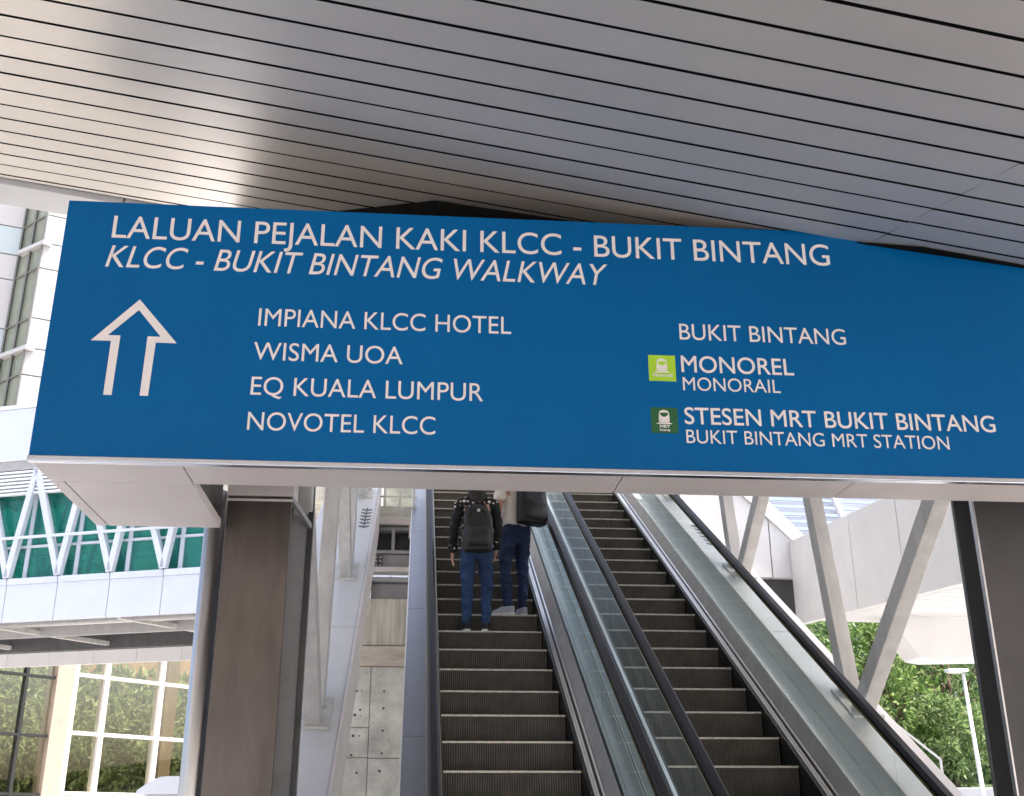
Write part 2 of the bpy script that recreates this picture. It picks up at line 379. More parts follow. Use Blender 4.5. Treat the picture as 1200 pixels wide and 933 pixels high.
b = MB(); b.prism([(x, SY-.003, z) for x, z in ARR], (0, .0025, 0), M['letter']); b.build('arrow', sign)

def icon(x0, z0, x1, z1, m, cap1, cap2):
    b = MB(); b.box((x0, SY-.002, z0), (x1, SY+.004, z1), M[m]); o = b.build('icon_panel', sign)
    w, h = x1-x0, z1-z0; cx = (x0+x1)/2 - w*.01
    zt, zb = z1-h*(.13 if cap2 is None else .10), z0+h*(.40 if cap2 is None else .43)
    hw = w*.20
    # train front: rounded top, tapered skirt, windscreen and lamps left as ground colour
    body = []
    for k in range(9):
        a = PI*k/8; body.append((cx + math.cos(a)*hw*.92*(1 if abs(math.cos(a)) < .9 else 1), zt-h*.12+math.sin(a)*h*.12))
    body += [(cx-hw*1.02, zb+h*.06), (cx-hw*.8, zb), (cx+hw*.8, zb), (cx+hw*1.02, zb+h*.06)]
    t = MB(); t.prism([(x, SY-.004, z) for x, z in body], (0, .0015, 0), M['letter'])
    t.prism([(cx-hw*1.55, SY-.004, zb-h*.075), (cx+hw*1.55, SY-.004, zb-h*.075), (cx+hw*.95, SY-.004, zb-h*.015), (cx-hw*.95, SY-.004, zb-h*.015)], (0, .0015, 0), M['letter'])
    t.build('train_pictogram', o)
    ws = MB(); ws.prism([(x, SY-.0055, z) for x, z in [(cx-hw*.68, zt-h*.11), (cx+hw*.68, zt-h*.11), (cx+hw*.74, zt-h*.19), (cx+hw*.3, zt-h*.27), (cx-hw*.3, zt-h*.27), (cx-hw*.74, zt-h*.19)]], (0, .001, 0), M[m])
    for sx in (-1, 1): ws.prism([(cx+sx*hw*.6+math.cos(2*PI*k/8)*h*.018, SY-.0055, zb+h*.08+math.sin(2*PI*k/8)*h*.018) for k in range(8)], (0, .001, 0), M[m])
    ws.build('windscreen', o)
    if cap2 is None: lettering(cap1, x0+w*.14, z0+h*.16, h*.12, x1-w*.14, 0, .03, SY-.004, parent=o, name='caption')
    else:
        lettering(cap1, cx-w*.18, z0+h*.20, h*.12, cx+w*.20, 0, .03, SY-.004, parent=o, name='caption')
        lettering(cap2, cx-w*.18, z0+h*.085, h*.075, cx+w*.20, 0, .02, SY-.004, parent=o, name='caption')
icon(1.119, 3.634, 1.254, 3.771, 'lime', 'Monorail', None)
icon(1.118, 3.363, 1.250, 3.495, 'forest', 'MRT', 'Kajang')

# ------------------------------------------------------------------ columns, added light blocker, pipe
def hcolumn(x0, x1, y0, depth, ztop, label, m1, m2, rear=.0, rl=0.):
    c = thing('steel_column', ((x0+x1)/2, y0+depth/2, 0), label, 'column')
    b = MB(); b.box((x0, y0, 0), (x1, y0+.03, ztop), m1); b.build('front_flange', c, bevel=.006)
    b = MB(); b.box((x0+rl, y0+depth-.03, 0), (x1+rear, y0+depth, ztop+.3), M['greysteel'] if rear else m2); b.build('rear_flange', c, bevel=.006)
    if rear:
        b = MB(); b.box((x1+rear+.002, y0+depth-.05, 0), (x1+rear+.03, y0+depth+.01, ztop+.3), m2); b.build('flange_edge', c)
    xm = (x0+x1)/2
    b = MB(); b.box((xm-.02, y0+.032, 0), (xm+.02, y0+depth-.032, ztop+.2), m2); b.build('web', c)
    return c
lc = hcolumn(-1.075, -.712, 6.26, .48, 3.36, 'brown H-shaped steel column left of the escalators beside a steel pipe', M['colbrown'], M['coldark'], .055)
b = MB(); b.box((-1.08, 6.262, 3.364), (-.705, 6.5, 3.52), M['soffit']); b.box((-1.078, 6.255, 3.33), (-.709, 6.259, 3.345), M['soffit']); b.build('cap_plate', lc, bevel=.004)
b = MB(); b.bar((-.72, 6.30, 3.36), (-.64, 6.70, 3.30), .02, .03, M['greysteel']); b.build('gusset', lc)
rc = hcolumn(3.06, 3.62, 5.72, .5, 3.45, 'dark grey H-shaped steel column at the right edge of the view', M['coldark'], M['colmid'], 0, .13)
b = MB(); b.box((3.056, 5.716, 0), (3.066, 5.75, 3.45), M['steel']); b.build('flange_edge', rc)
p = MB(); p.tube([(-1.145, 6.33, 0), (-1.145, 6.33, 3.4)], .058, M['steel'], 32)
tag(p.build('drain_pipe', smooth=True), 'shiny stainless steel pipe running up the left side of the brown column', 'pipe')
def zc(x, y):       # height of the ceiling plane over a plan point
    return CP.z - (cn.x*(x-CP.x) + cn.y*(y-CP.y))/cn.z
BLOCK_PLAN = [(-1.25, 6.48), (.05, 5.36), (4.8, 5.36), (4.8, 6.50)]
b = MB(); b.hexa([(x, y, 3.85) for x, y in BLOCK_PLAN] + [(x, y, zc(x, y)-.004) for x, y in BLOCK_PLAN], M['gap'])  # added black block that darkens the ceiling above the sign
tag(b.build('light_blocker', bevel=.01), 'black block added above the blue sign to keep light off the ceiling', 'beam')

# ------------------------------------------------------------------ escalators
XL = .24345; T30 = math.tan(math.radians(30)); TR, RS = .4, .4*T30
Y0, Z0 = 8.4481, 1.9646
def nose(y): return Z0 + (y-Y0)*T30
YB, YT = Y0-Z0/T30, 17.2
PATH = [(4.1, 0.), (YB, 0.), (YT, nose(YT)), (18.8, nose(YT))]
INC = [(YB+.3, nose(YB+.3)), (YT, nose(YT))]

# one step, shared by all
sb = MB()
NR = 56
def step_mesh():
    b = MB(); w = 1.0; p_ = w/NR
    for k in range(NR):         # ridged riser
        x0 = k*p_
        b.box((x0+p_*.12, -.004, -RS+.004), (x0+p_*.62, .006, -.016), M['step'])
        b.box((x0+p_*.12, .012, -.008), (x0+p_*.62, TR-.012, .0), M['step'])
    b.box((0, .006, -RS-.03), (w, .014, -.012), M['skirt'])
    b.box((0, .010, -.03), (w, TR-.012, -.0082), M['skirt'])
    b.box((.0, -.008, -.014), (w, .011, .001), M['nose'])
    return b.mesh('step')
STEP = step_mesh()

def escalator(ox, phase, ldeck, rdeck, lglass, rglass, label):
    """ox: world x of the left step edge; decks: outer limits of the cladding, glass: x of each balustrade"""
    e = thing('escalator', (ox+.5, 11, 0), label, 'escalator', 'pair of escalators')
    inv = Matrix.Translation(e.location).inverted()
    k = 0
    while True:
        yf = YB + .05 + ((Y0 + phase*TR - YB) % TR) + k*TR
        if yf > YT-.3: break
        o = bpy.data.objects.new('step', STEP); COL.objects.link(o); o.location = (ox, yf, nose(yf)); 
        if abs(((yf-(Y0+phase*TR))/TR) - round((yf-(Y0+phase*TR))/TR)) > .01:
            yf = yf-.05; o.location = (ox, yf, nose(yf))
        o.parent = e; o.matrix_parent_inverse = inv; k += 1
    for sd_, gx, dk in ((-1, lglass, ldeck), (1, rglass, rdeck)):
        xe = ox if sd_ < 0 else ox+1.0
        X = lambda d: xe+sd_*d
        b = MB()
        b.sweep([(X(.006), -.30), (X(.03), -.30), (X(.03), .045), (X(.006), .045)], PATH, M['skirt'])
        b.build('skirt_panel', e)
        b = MB()                       # ribbed bright strip next to the steps
        for i in range(4):
            b.sweep([(X(.032+.017*i), .02), (X(.046+.017*i), .02), (X(.046+.017*i), .062+.008*i), (X(.032+.017*i), .056+.008*i)], PATH, M['bright'] if i != 2 else M['skirt'])
        b.build('skirt_strip', e)
        gi = abs(gx-xe)
        # inner deck in lengths
        ys = [4.1, YB] + [YB+1.1+2.35*i+(.6 if sd_ > 0 else 0) for i in range(6)]
        ys = [y for y in ys if y < YT] + [YT, 18.8]
        b = MB()
        for y0_, y1_ in zip(ys, ys[1:]):
            pz = lambda y: 0 if y <= YB else (nose(min(y, YT)))
            b.sweep([(X(.101), .05), (X(gi-.012), .15), (X(gi-.012), .225), (X(.101), .095)], [(y0_+.003, pz(y0_+.003)), (y1_-.003, pz(y1_-.003))], M['deckr'])
        b.build('inner_deck', e, bevel=.003)
        b = MB()
        for y0_, y1_ in zip(ys, ys[1:]):
            b.sweep([(X(gi+.012), .12), (dk-sd_*.012, .12), (dk-sd_*.012, .21), (X(gi+.012), .21)], [(y0_+.003, pz(y0_+.003)), (y1_-.003, pz(y1_-.003))], M['deck'] if dk < XL else (M['deckmid'] if dk < 2 else M['deckright']))  # right deck coloured near white in place of a sky reflection
        b.sweep([(dk-sd_*.0115, -.95), (dk, -.95), (dk, .216), (dk-sd_*.0115, .216)], PATH, M['bright'])
        b.build('outer_deck', e, bevel=.003)
        # glass panels
        yy = [4.35, YB] + [YB+1.36*i+.7 for i in range(9)]
        yy = [y for y in yy if y < YT-.3] + [YT, 18.5]
        for y0_, y1_ in zip(yy, yy[1:]):
            b = MB(); b.sweep([(gx-.006, .20), (gx+.006, .20), (gx+.006, .885), (gx-.006, .885)], [(y0_+.006, pz(y0_+.006)), (y1_-.006, pz(y1_-.006))], M['balu'])
            b.build('glass_panel', e)
        # handrail: profile tube with a guide strip
        hp = [(4.0-.22*math.sin(PI*i/8), .53-.40*math.cos(PI*i/8)) for i in range(9)]
        hp = hp[:]; pts = [(gx, y, z) for y, z in hp] + [(gx, YB-.1, .93), (gx, YB+.25, .96)] + [(gx, YB+.5, nose(YB+.5)+.93), (gx, YT, nose(YT)+.93), (gx, YT+.4, nose(YT)+.97), (gx, 18.7, nose(YT)+.93)]
        b = MB()
        prof = [(-.041, -.012), (-.035, .012), (-.020, .023), (.020, .023), (.035, .012), (.041, -.012), (.032, -.020), (-.032, -.020)]
        b.sweep([(gx+a, .935+c) for a, c in prof], [(4.2, 0), (YB, 0), (YT, nose(YT)), (18.7, nose(YT))], M['rubber'])
        b.tube([(gx, y, z) for y, z in [(4.2-.40*math.sin(PI*i/10), .535+.40*math.cos(PI*i/10)) for i in range(11)]], (.024), M['rubber'], 12)
        b.build('handrail', e, smooth=False, bevel=.006)
        b = MB(); b.sweep([(gx-.040, .886), (gx+.040, .886), (gx+.043, .912), (gx-.043, .912)], [(4.25, 0), (YB, 0), (YT, nose(YT)), (18.6, nose(YT))], M['gold'])
        b.build('handrail_guide', e)
    b = MB(); lo, hi = min(ldeck, rdeck)+.012, max(ldeck, rdeck)-.012
    b.sweep([(lo, -1.0), (hi, -1.0), (hi, -.32), (lo, -.32)], [(5.9, nose(5.9)), (YT, nose(YT)), (18.8, nose(YT))], M['darksteel'])
    b.build('truss_casing', e)
    b = MB(); b.box((ox-.05, 2.9, .002), (ox+1.05, YB-.02, .02), M['deck']); b.box((ox, YT-.05, nose(YT)-.05), (ox+1., 18.8, nose(YT)-.002), M['deck']); b.build('landing_plate', e)
    return e
escalator(XL, 0., XL-.31, XL+1.325, XL-.102, XL+1.172, 'left escalator with two people riding up between glass balustrades')
escalator(XL+1.643, .172, XL+1.333, XL+2.965, XL+1.643-.145, XL+2.643+.147, 'right empty escalator with glass balustrades and black handrails')

# ------------------------------------------------------------------ side ledges with V struts
def ledge(x0, x1, h, label, leafspots):
    l = thing('truss_ledge', ((x0+x1)/2, 10, 0), label, 'ledge', 'sloping white ledges beside the escalators')
    pth = [(5.2, nose(5.2)), (17.5, nose(17.5))]
    ys = [5.2, 7.0, 9.95, 13.05, 15.6, 17.5]
    b = MB()
    for a, c in zip(ys, ys[1:]):
        b.sweep([(x0, h-.55), (x1, h-.55), (x1, h), (x0, h)], [(a+.006, nose(a+.006)), (c-.006, nose(c-.006))], M['white'])
    b.build('ledge_box', l, bevel=.012)
    b = MB()
    inner = x1 if x1 < 1 else x0
    sg = 1 if x1 < 1 else -1
    b.sweep([(inner+sg*.002, h-.56), (inner+sg*.026, h-.56), (inner+sg*.026, h+.018), (inner+sg*.002, h+.018)], pth, M['soffit'])
    b.build('edge_lip', l, bevel=.003)
    # small leaf motif printed on the ledge
    b = MB()
    for (cx, cy, n, w) in leafspots:
        for i in range(n):
            for s_ in (-1, 1):
                y = cy+i*.13; L = .10; a0 = PI/2 + s_*.7
                P = []
                for t_ in range(9):
                    q = t_/8*2*PI; lx, ly = L*.5*(1+math.cos(q)), .024*math.sin(q)
                    P.append((cx+s_*.002+math.cos(a0)*lx-math.sin(a0)*ly, y+math.sin(a0)*lx+math.cos(a0)*ly))
                b.add([(px_, py_, nose(py_)+h+.003) for px_, py_ in P], [tuple(range(9))], M['darksteel'])
    for (cx, cy, n, w) in leafspots:
        y0_, y1_ = cy-.02, cy+n*.13
        b.add([(cx-.008, y0_, nose(y0_)+h+.003), (cx+.008, y0_, nose(y0_)+h+.003), (cx+.008, y1_, nose(y1_)+h+.003), (cx-.008, y1_, nose(y1_)+h+.003)], [(0, 1, 2, 3)], M['darksteel'])
    if leafspots: b.build('leaf_motif', l)
    return l
HL = .4
ledge(XL-1.42, XL-.745, HL, 'white sloping ledge carrying V struts left of the escalators', [(XL-.85, 12.7, 6, 1)])
ledge(XL+2.985, XL+3.37, HL, 'white sloping ledge carrying V struts right of the escalators', [(XL+3.16, 12.3, 6, 1)])
def vstrut(x, y, label):
    zb = nose(y)+HL
    v = thing('v_strut', (x, y, zb), label, 'strut', 'V struts standing on the white ledges')
    for dy, ang, L in ((.09, 77, 3.6), (-.09, 144, 2.7)):
        a = math.radians(ang); z1 = nose(y+dy)+HL-.02
        b = MB(); b.bar((x, y+dy, z1), (x, y+dy+math.cos(a)*L, z1+math.sin(a)*L), .15, .12, M['strut'], ref=(1, 0, 0)); b.build('arm', v, bevel=.008)
    b = MB(); b.hexa([(x-.12, y-.22, nose(y-.22)+HL+.001), (x+.12, y-.22, nose(y-.22)+HL+.001), (x+.12, y+.2, nose(y+.2)+HL+.001), (x-.12, y+.2, nose(y+.2)+HL+.001),
                      (x-.12, y-.22, nose(y-.22)+HL+.02), (x+.12, y-.22, nose(y-.22)+HL+.02), (x+.12, y+.2, nose(y+.2)+HL+.02), (x-.12, y+.2, nose(y+.2)+HL+.02)], M['strut']); b.build('base_plate', v)
for i, (y, nm) in enumerate(((8.43, 'nearest'), (11.27, 'second nearest'), (14.1, 'farthest'))):
    vstrut(XL-.935, y, nm+' white V strut on the ledge left of the escalators')
    vstrut(XL+3.19, y+.2, nm+' white V strut on the ledge right of the escalators')
def chord(x, label):
    b = MB(); b.sweep([(x-.12, 2.75), (x+.12, 2.75), (x+.12, 3.05), (x-.12, 3.05)], [(6.6, nose(6.6)), (17.5, nose(17.5))], M['strut'])
    tag(b.build('roof_chord', bevel=.01), label, 'beam', 'roof chords above the V struts')
chord(XL-.95, 'white roof chord above the left V struts'); chord(XL+3.2, 'white roof chord above the right V struts')
b = MB(); b.sweep([(XL-2.3, 3.07), (XL+4.4, 3.07), (XL+4.4, 3.25), (XL-2.3, 3.25)], [(6.9, nose(6.9)), (14.3, nose(14.3))], M['white'])
tag(b.build('escalator_roof'), 'white sloping roof slab over the escalators resting on the roof chords', 'roof')
# ------------------------------------------------------------------ concrete wall, landing steel
cw = thing('concrete_wall', (-1.0, 14.2, 0), 'raw concrete wall with tie holes between the left ledge and escalator', 'wall')
b = MB()
for (x0, x1, z0, z1, m) in [(-2.6, -.50, 2.70, 3.41, 'concrete'), (-.492, .0, 2.35, 3.41, 'concrete'), (-2.6, -.50, 2.355, 2.69, 'concrete'), (-2.6, -.50, 0, 2.345, 'concrete'), (-.492, .0, 0, 2.34, 'concrete')]:
    b.box((x0, 14.0, z0), (x1, 14.3, z1), M[m])
b.build('panel', cw, bevel=.008)
b = MB(); b.box((-2.6, 13.97, 3.42), (.0, 14.3, 3.66), M['concrete2']); b.build('pour_band', cw, bevel=.01)
b = MB(); b.box((-2.6, 14.01, 3.67), (.0, 14.3, 4.25), M['concrete3']); b.build('upper_pour', cw, bevel=.01)
b = MB(); b.box((-2.6, 14.012, 0), (.0, 14.29, 3.42), M['concrete4']); b.build('joint_filler', cw)
b = MB()
for (x, z, r) in [(-.66, 3.12, .022), (-.60, 3.12, .012), (-.33, 3.12, .018), (-.61, 2.90, .02), (-.67, 2.84, .024), (-.60, 2.83, .01), (-.33, 2.92, .02), (-.68, 2.60, .025), (-.61, 2.60, .014), (-.33, 2.66, .02), (-.69, 2.38, .022), (-.33, 2.40, .018), (-.62, 2.18, .02), (-.35, 2.20, .024), (-.72, 3.0, .01), (-.45, 2.75, .01), (-.40, 2.97, .008), (-.25, 2.55, .01)]:
    b.tube([(x, 13.996, z), (x, 14.02, z)], r*.72, M['hole'], 10)
b.build('tie_hole', cw)

ls = thing('landing_steelwork', (-.45, 14.3, 4.250), 'grey steel beams and plates above the concrete wall left of the escalators', 'steelwork')
b = MB()   # lower white bracket and beam
b.box((-.86, 14.05, 4.267), (-.58, 14.35, 4.668), M['greysteel']); b.box((-.58, 14.06, 4.601), (.0, 14.3, 4.668), M['strut']); b.box((-.56, 14.1, 4.484), (.0, 14.3, 4.543), M['greysteel'])
b.box((-.55, 14.2, 4.267), (.0, 14.35, 4.476), M['greysteel']); b.build('bracket', ls, bevel=.01)
b = MB(); b.box((-1.6, 14.4, 4.668), (.0, 14.44, 5.203), M['darksteel']); b.box((-.62, 14.2, 4.672), (-.0, 14.39, 4.852), M['greysteel']); b.build('web_plate', ls, bevel=.006)
b = MB()
for (x0, x1, z0, z1) in [(-.58, .0, 4.860, 4.902), (-.60, -.55, 4.902, 5.170), (-.31, -.27, 4.902, 5.170), (-.60, .0, 5.170, 5.211)]:
    b.box((x0, 14.16, z0), (x1, 14.38, z1), M['greysteel'])
b.build('stiffener', ls, bevel=.005)
b = MB(); b.box((-.52, 14.17, 4.676), (-.42, 14.19, 4.835), M['darksteel'])
for i in range(3):
    for j in range(2): b.tube([(-.495+.05*j, 14.13, 4.701+.05*i), (-.495+.05*j, 14.2, 4.701+.06*i)], .016, M['greysteel'], 8)
b.build('bolted_plate', ls)
b = MB(); b.box((-.9, 14.1, 5.228), (.0, 14.5, 5.471), M['concrete']); b.box((-.9, 14.05, 5.220), (-.0, 14.099, 5.320), M['soffit']); b.box((-.09, 14.03, 5.036), (-.04, 14.12, 5.287), M['soffit']); b.build('slab_edge', ls, bevel=.01)
lr = thing('landing_railing', (-.45, 14.3, 5.471), 'pale green glazed railing on the upper landing left of the escalators', 'railing')
b = MB(); b.box((-.9, 14.30, 5.487), (-.0, 14.312, 6.273), M['balu']); b.build('glass_panel', lr)
b = MB()
for x in (-.62, -.42, -.22, -.04): b.bar((x, 14.25, 5.471), (x, 14.25, 6.273), .035, .035, M['soffit'])
b.bar((-.9, 14.25, 5.638), (0, 14.25, 5.638), .02, .02, M['soffit']); b.bar((-.9, 14.25, 6.273), (0, 14.25, 6.273), .05, .05, M['soffit']); b.build('post', lr)
b = MB(); b.box((-3.2, 17.6, nose(YT)-.5), (3.6, 23, nose(YT)-.06), M['concrete'])
tag(b.build('upper_landing'), 'concrete floor slab at the head of the escalators', 'floor slab')

# ------------------------------------------------------------------ right side: white panelled bridge
rb = thing('panelled_bridge', (6.5, 14, 4.5), 'white panelled footbridge with slatted underside right of the escalators', 'bridge')
def wtop(y): return 4.97+(y-9.5)*.0848
def wbot(y): return 3.76+(y-9.5)*.0832
ys = [7.0, 8.2, 9.4, 10.65, 12.03, 13.45, 15.742]
for a, c in zip(ys, ys[1:]):
    b = MB(); y0_, y1_ = a+.008, c-.008
    b.hexa([(5.5, y0_, wbot(y0_)), (5.5, y1_, wbot(y1_)), (5.62, y1_, wbot(y1_)), (5.62, y0_, wbot(y0_)), (5.5, y0_, wtop(y0_)), (5.5, y1_, wtop(y1_)), (5.62, y1_, wtop(y1_)), (5.62, y0_, wtop(y0_))], M['white'])
    b.build('side_panel', rb, bevel=.006)
b = MB(); b.hexa([(5.53, 7, wbot(7)+.05), (5.53, 15.7, wbot(15.7)+.05), (5.65, 15.7, wbot(15.7)+.05), (5.65, 7, wbot(7)+.05), (5.53, 7, wtop(7)-.01), (5.53, 15.7, wtop(15.7)-.01), (5.65, 15.7, wtop(15.7)-.01), (5.65, 7, wtop(7)-.01)], M['gap']); b.build('joint_filler', rb)
b = MB()    # slatted underside
n = 22
for i in range(n):
    y0_ = 7.2+i*.36; y1_ = y0_+.33
    b.hexa([(5.63, y0_, wbot(y0_)), (8.6, y0_+.5, wbot(y0_)+.05), (8.6, y1_+.5, wbot(y1_)+.05), (5.63, y1_, wbot(y1_)), (5.63, y0_, wbot(y0_)+.05), (8.6, y0_+.5, wbot(y0_)+.1), (8.6, y1_+.5, wbot(y1_)+.1), (5.63, y1_, wbot(y1_)+.05)], M['white'])
b.build('slatted_soffit', rb)
b = MB(); b.hexa([(5.64, 7, wbot(7)+.13), (8.6, 7.5, wbot(7)+.16), (8.6, 16.2, wbot(15.7)+.16), (5.64, 15.7, wbot(15.7)+.13), (5.64, 7, wtop(7)-.2), (8.6, 7.5, wtop(7)-.2), (8.6, 16.2, wtop(15.7)-.2), (5.64, 15.7, wtop(15.7)-.2)], M['white']); b.build('bridge_deck', rb)
b = MB(); b.prism([(6.29, 14.2, 4.0), (6.57, 14.2, 3.62), (6.75, 14.2, 3.59), (11., 14.2, 3.70), (11., 14.2, 4.38), (6.29, 14.2, 4.24)], (0, .5, 0), M['white']); b.build('crossbeam_fascia', rb, bevel=.01)
rw = thing('stair_wall', (4.6, 15.9, 5), 'white panelled stair enclosure with sloping sunlit top edge beyond the right handrail', 'wall')
edges = [3.2, 4.62, 5.215, 5.60]
def stop(x): return 6.233-(x-4.792)*.96
for a, c in zip(edges, edges[1:]):
    b = MB(); b.prism([(a+.008, 15.75, 4.965), (c-.008 if c < 5.55 else c, 15.75, 4.965), (c-.008 if c < 5.55 else c, 15.75, stop(c)), (a+.008, 15.75, stop(a))], (0, .14, 0), M['white']); b.build('panel', rw, bevel=.006)
b = MB(); b.prism([(3.2, 15.70, stop(3.2)+.004), (5.56, 15.70, stop(5.56)+.004), (5.72, 15.70, stop(5.56)+.10), (3.36, 15.70, stop(3.2)+.25)], (0, .34, 0), M['white']); b.build('coping', rw, bevel=.006)
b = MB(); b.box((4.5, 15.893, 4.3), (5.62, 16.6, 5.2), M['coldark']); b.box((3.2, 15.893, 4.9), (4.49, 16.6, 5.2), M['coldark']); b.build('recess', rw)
b = MB(); b.box((3.2, 15.76, 3.6), (4.94, 15.9, 4.96), M['white']); b.build('lower_panel', rw)
# bright louvre roof beyond
lv = thing('louvre_roof', (7.5, 19, 7), 'bright white louvred canopy seen above the white panelled bridge', 'canopy')
for i in range(20):
    b = MB(); z = 6.2+i*.135
    b.frame_box(V((5.6, 19.0, z)), V((1, .0, -.02)), V((0, 1, .5)).normalized(), V((0, -.5, 1)).normalized(), (0, 0, 0), (3.4, .12, .06), M['bladegrey']); b.build('louvre_blade', lv)
b = MB(); b.bar((9.0, 19.0, 5.6), (9.0, 19.0, 9.0), .12, .12, M['louvre']); b.bar((5.6, 19.15, 5.6), (5.6, 19.15, 9.0), .12, .12, M['louvre']); b.bar((7.35, 18.9, 7.6), (7.75, 18.9, 6.4), .12, .08, M['louvre']); b.build('frame', lv)

gbx = thing('glass_barrier', (4.8, 10.5, 1.0), 'small frameless glass barrier with a pale edge in front of the trees', 'barrier')
b = MB(); b.prism([(4.35, 10.5, .9), (4.925, 10.5, .9), (4.925, 10.5, 2.16), (4.62, 10.5, 2.42), (4.35, 10.5, 2.62)], (0, .012, 0), M['balu']); b.build('pane', gbx)
b = MB(); b.bar((4.925, 10.506, .9), (4.925, 10.506, 2.16), .018, .018, M['louvre']); b.bar((4.925, 10.506, 2.16), (4.35, 10.506, 2.62), .018, .018, M['louvre']); b.build('edge', gbx)

# lamp post
lp = thing('lamp_post', (11.08, 22, 0), 'slim pale lamp post with a small flat head in front of the trees', 'street lamp')
b = MB(); b.tube([(11.08, 22, 0), (11.08, 22, 2.2), (11.02, 22, 4.42)], [.05, .045, .034], M['lamp'], 16); b.build('pole', lp, smooth=True)
b = MB(); b.box((10.68, 21.9, 4.44), (11.1, 22.1, 4.50), M['lamp']); b.box((10.72, 21.92, 4.42), (10.98, 22.08, 4.438), M['sole']); b.build('lamp_head', lp, bevel=.015)

# planted bank, retaining wall
b = MB(); b.add([(6.2, 23.6, 1.9), (40, 23.6, 1.9), (40, 60, 6.), (-2, 60, 6.), (-2, 30, 2.)], [(0, 1, 2, 3, 4)], M['grass'])
tag(b.build('planted_bank'), kind='structure')
b = MB(); b.box((7., 23.3, 0), (40, 23.6, 2.29), M['retain'])
tag(b.build('retaining_wall', bevel=.02), 'low grey retaining wall below the trees at lower right', 'wall')

# ------------------------------------------------------------------ trees
def leaf(b, p, d, L, W, m):
    d = d.normalized(); a = d.orthogonal().normalized(); ang = rnd.uniform(0, 2*PI); a = (Matrix.Rotation(ang, 3, d) @ a); n_ = d.cross(a)
    b.add([p, p+d*L*.45+a*W*.5+n_*L*.06, p+d*L-n_*L*.08, p+d*L*.45-a*W*.5+n_*L*.06], [(0, 1, 2, 3)], m)
def tree(name, x, y, z0, h, cr, nclump, nleaf, ml, label, group='trees beyond the escalators', L=.135, low=.25, sq=1.):
    t = thing(name, (x, y, z0), label, 'tree', group)
    b = MB(); lean = V((rnd.uniform(-.3, .3), rnd.uniform(-.3, .3), 0))
    top = V((x, y, z0+h*.75))+lean
    b.tube([(x, y, z0-.3), V((x, y, z0+h*.3))+lean*.3, top], [h*.028, h*.02, h*.006], M['bark'], 10)
    cl = []
    for i in range(nclump):
        while True:
            q = V((rnd.uniform(-1, 1), rnd.uniform(-1, 1), rnd.uniform(-1, 1)))
            if .25 < q.length < 1: break
        c = V((x+q.x*cr, y+q.y*cr, z0+h*(low+(1-low)*.5)+q.z*h*(1-low)*.5*sq)); cl.append((c, rnd.uniform(.32, .7)*cr*.55))
    for c, r in cl[::3]:
        f = rnd.uniform(.3, .7); st = V((x, y, z0)).lerp(top, f)
        b.tube([st, st.lerp(c, .5)+V((0, 0, .1)), c], [h*.011, h*.007, h*.003], M['bark'], 6, False)
    b.build('trunk', t, smooth=True, fix=False)
    b = MB()
    for c, r in cl:
        for k in range(nleaf):
            q = V((rnd.gauss(0, 1), rnd.gauss(0, 1), rnd.gauss(0, .8))); q = q.normalized()*r*rnd.uniform(.45, 1)**.6
            d = (q.normalized()*.7+V((rnd.gauss(0, .5), rnd.gauss(0, .5), rnd.gauss(-.1, .5))))
            s_ = rnd.uniform(.7, 1.3); leaf(b, c+q, d, L*s_, L*.42*s_, ml)
    b.build('crown', t, fix=False)
    return t
TR_ = [('broadleaf_tree', 8.9, 25.2, 1.9, 5.6, 1.7, 46, 175, 'leaf', 'tall dark tree beside the leaning white struts'),
       ('broadleaf_tree', 10.6, 24.9, 1.9, 4.4, 1.35, 40, 175, 'leaf2', 'bright yellow-green tree left of the lamp post'),
       ('broadleaf_tree', 12.5, 26.2, 1.9, 5.2, 1.7, 44, 175, 'leaf', 'leafy tree behind the lamp post near the dark column'),
       ('broadleaf_tree', 10.2, 29.5, 2.2, 6.3, 2.5, 52, 175, 'leaf', 'large tree rising behind the bright green one'),
       ('broadleaf_tree', 14.6, 30.5, 2.4, 6.0, 2.8, 52, 175, 'leaf3', 'dull green tree behind the right column'),
       ('broadleaf_tree', 6.6, 31.0, 2.2, 6.4, 2.7, 52, 175, 'leaf3', 'tree glimpsed low between the handrail and the strut'),
       ('low_tree', 9.4, 24.2, 1.9, 2.3, 1.0, 24, 175, 'leaf3', 'low grey-green tree left of the lamp post above the retaining wall'),
       ('low_tree', 11.6, 24.3, 1.9, 2.2, .95, 24, 175, 'leaf3', 'low pale tree directly behind the lamp post pole')]
for a in TR_:
    tree(a[0], *a[1:8], M[a[8]], a[9], low=.12 if a[0] == 'low_tree' else .15)
def leafmass(name, pts, n, L, ml, label, cat='greenery'):
    b = MB()
    for i in range(n):
        x, y, z = pts(); d = V((rnd.gauss(0, .6), -.4+rnd.gauss(0, .6), rnd.gauss(.2, .6))); s_ = rnd.uniform(.6, 1.4)
        leaf(b, V((x, y, z)), d, L*s_, L*.4*s_, ml)
    o = b.build(name, fix=False); return tag(o, label, cat, kind='stuff')
leafmass('distant_greenery', lambda: (rnd.uniform(-4, 26), 35+rnd.uniform(-1.2, 1.2), rnd.uniform(1.5, 8.6)), 16000, .42, M['leaf'], 'mass of green foliage behind the trees at lower right')

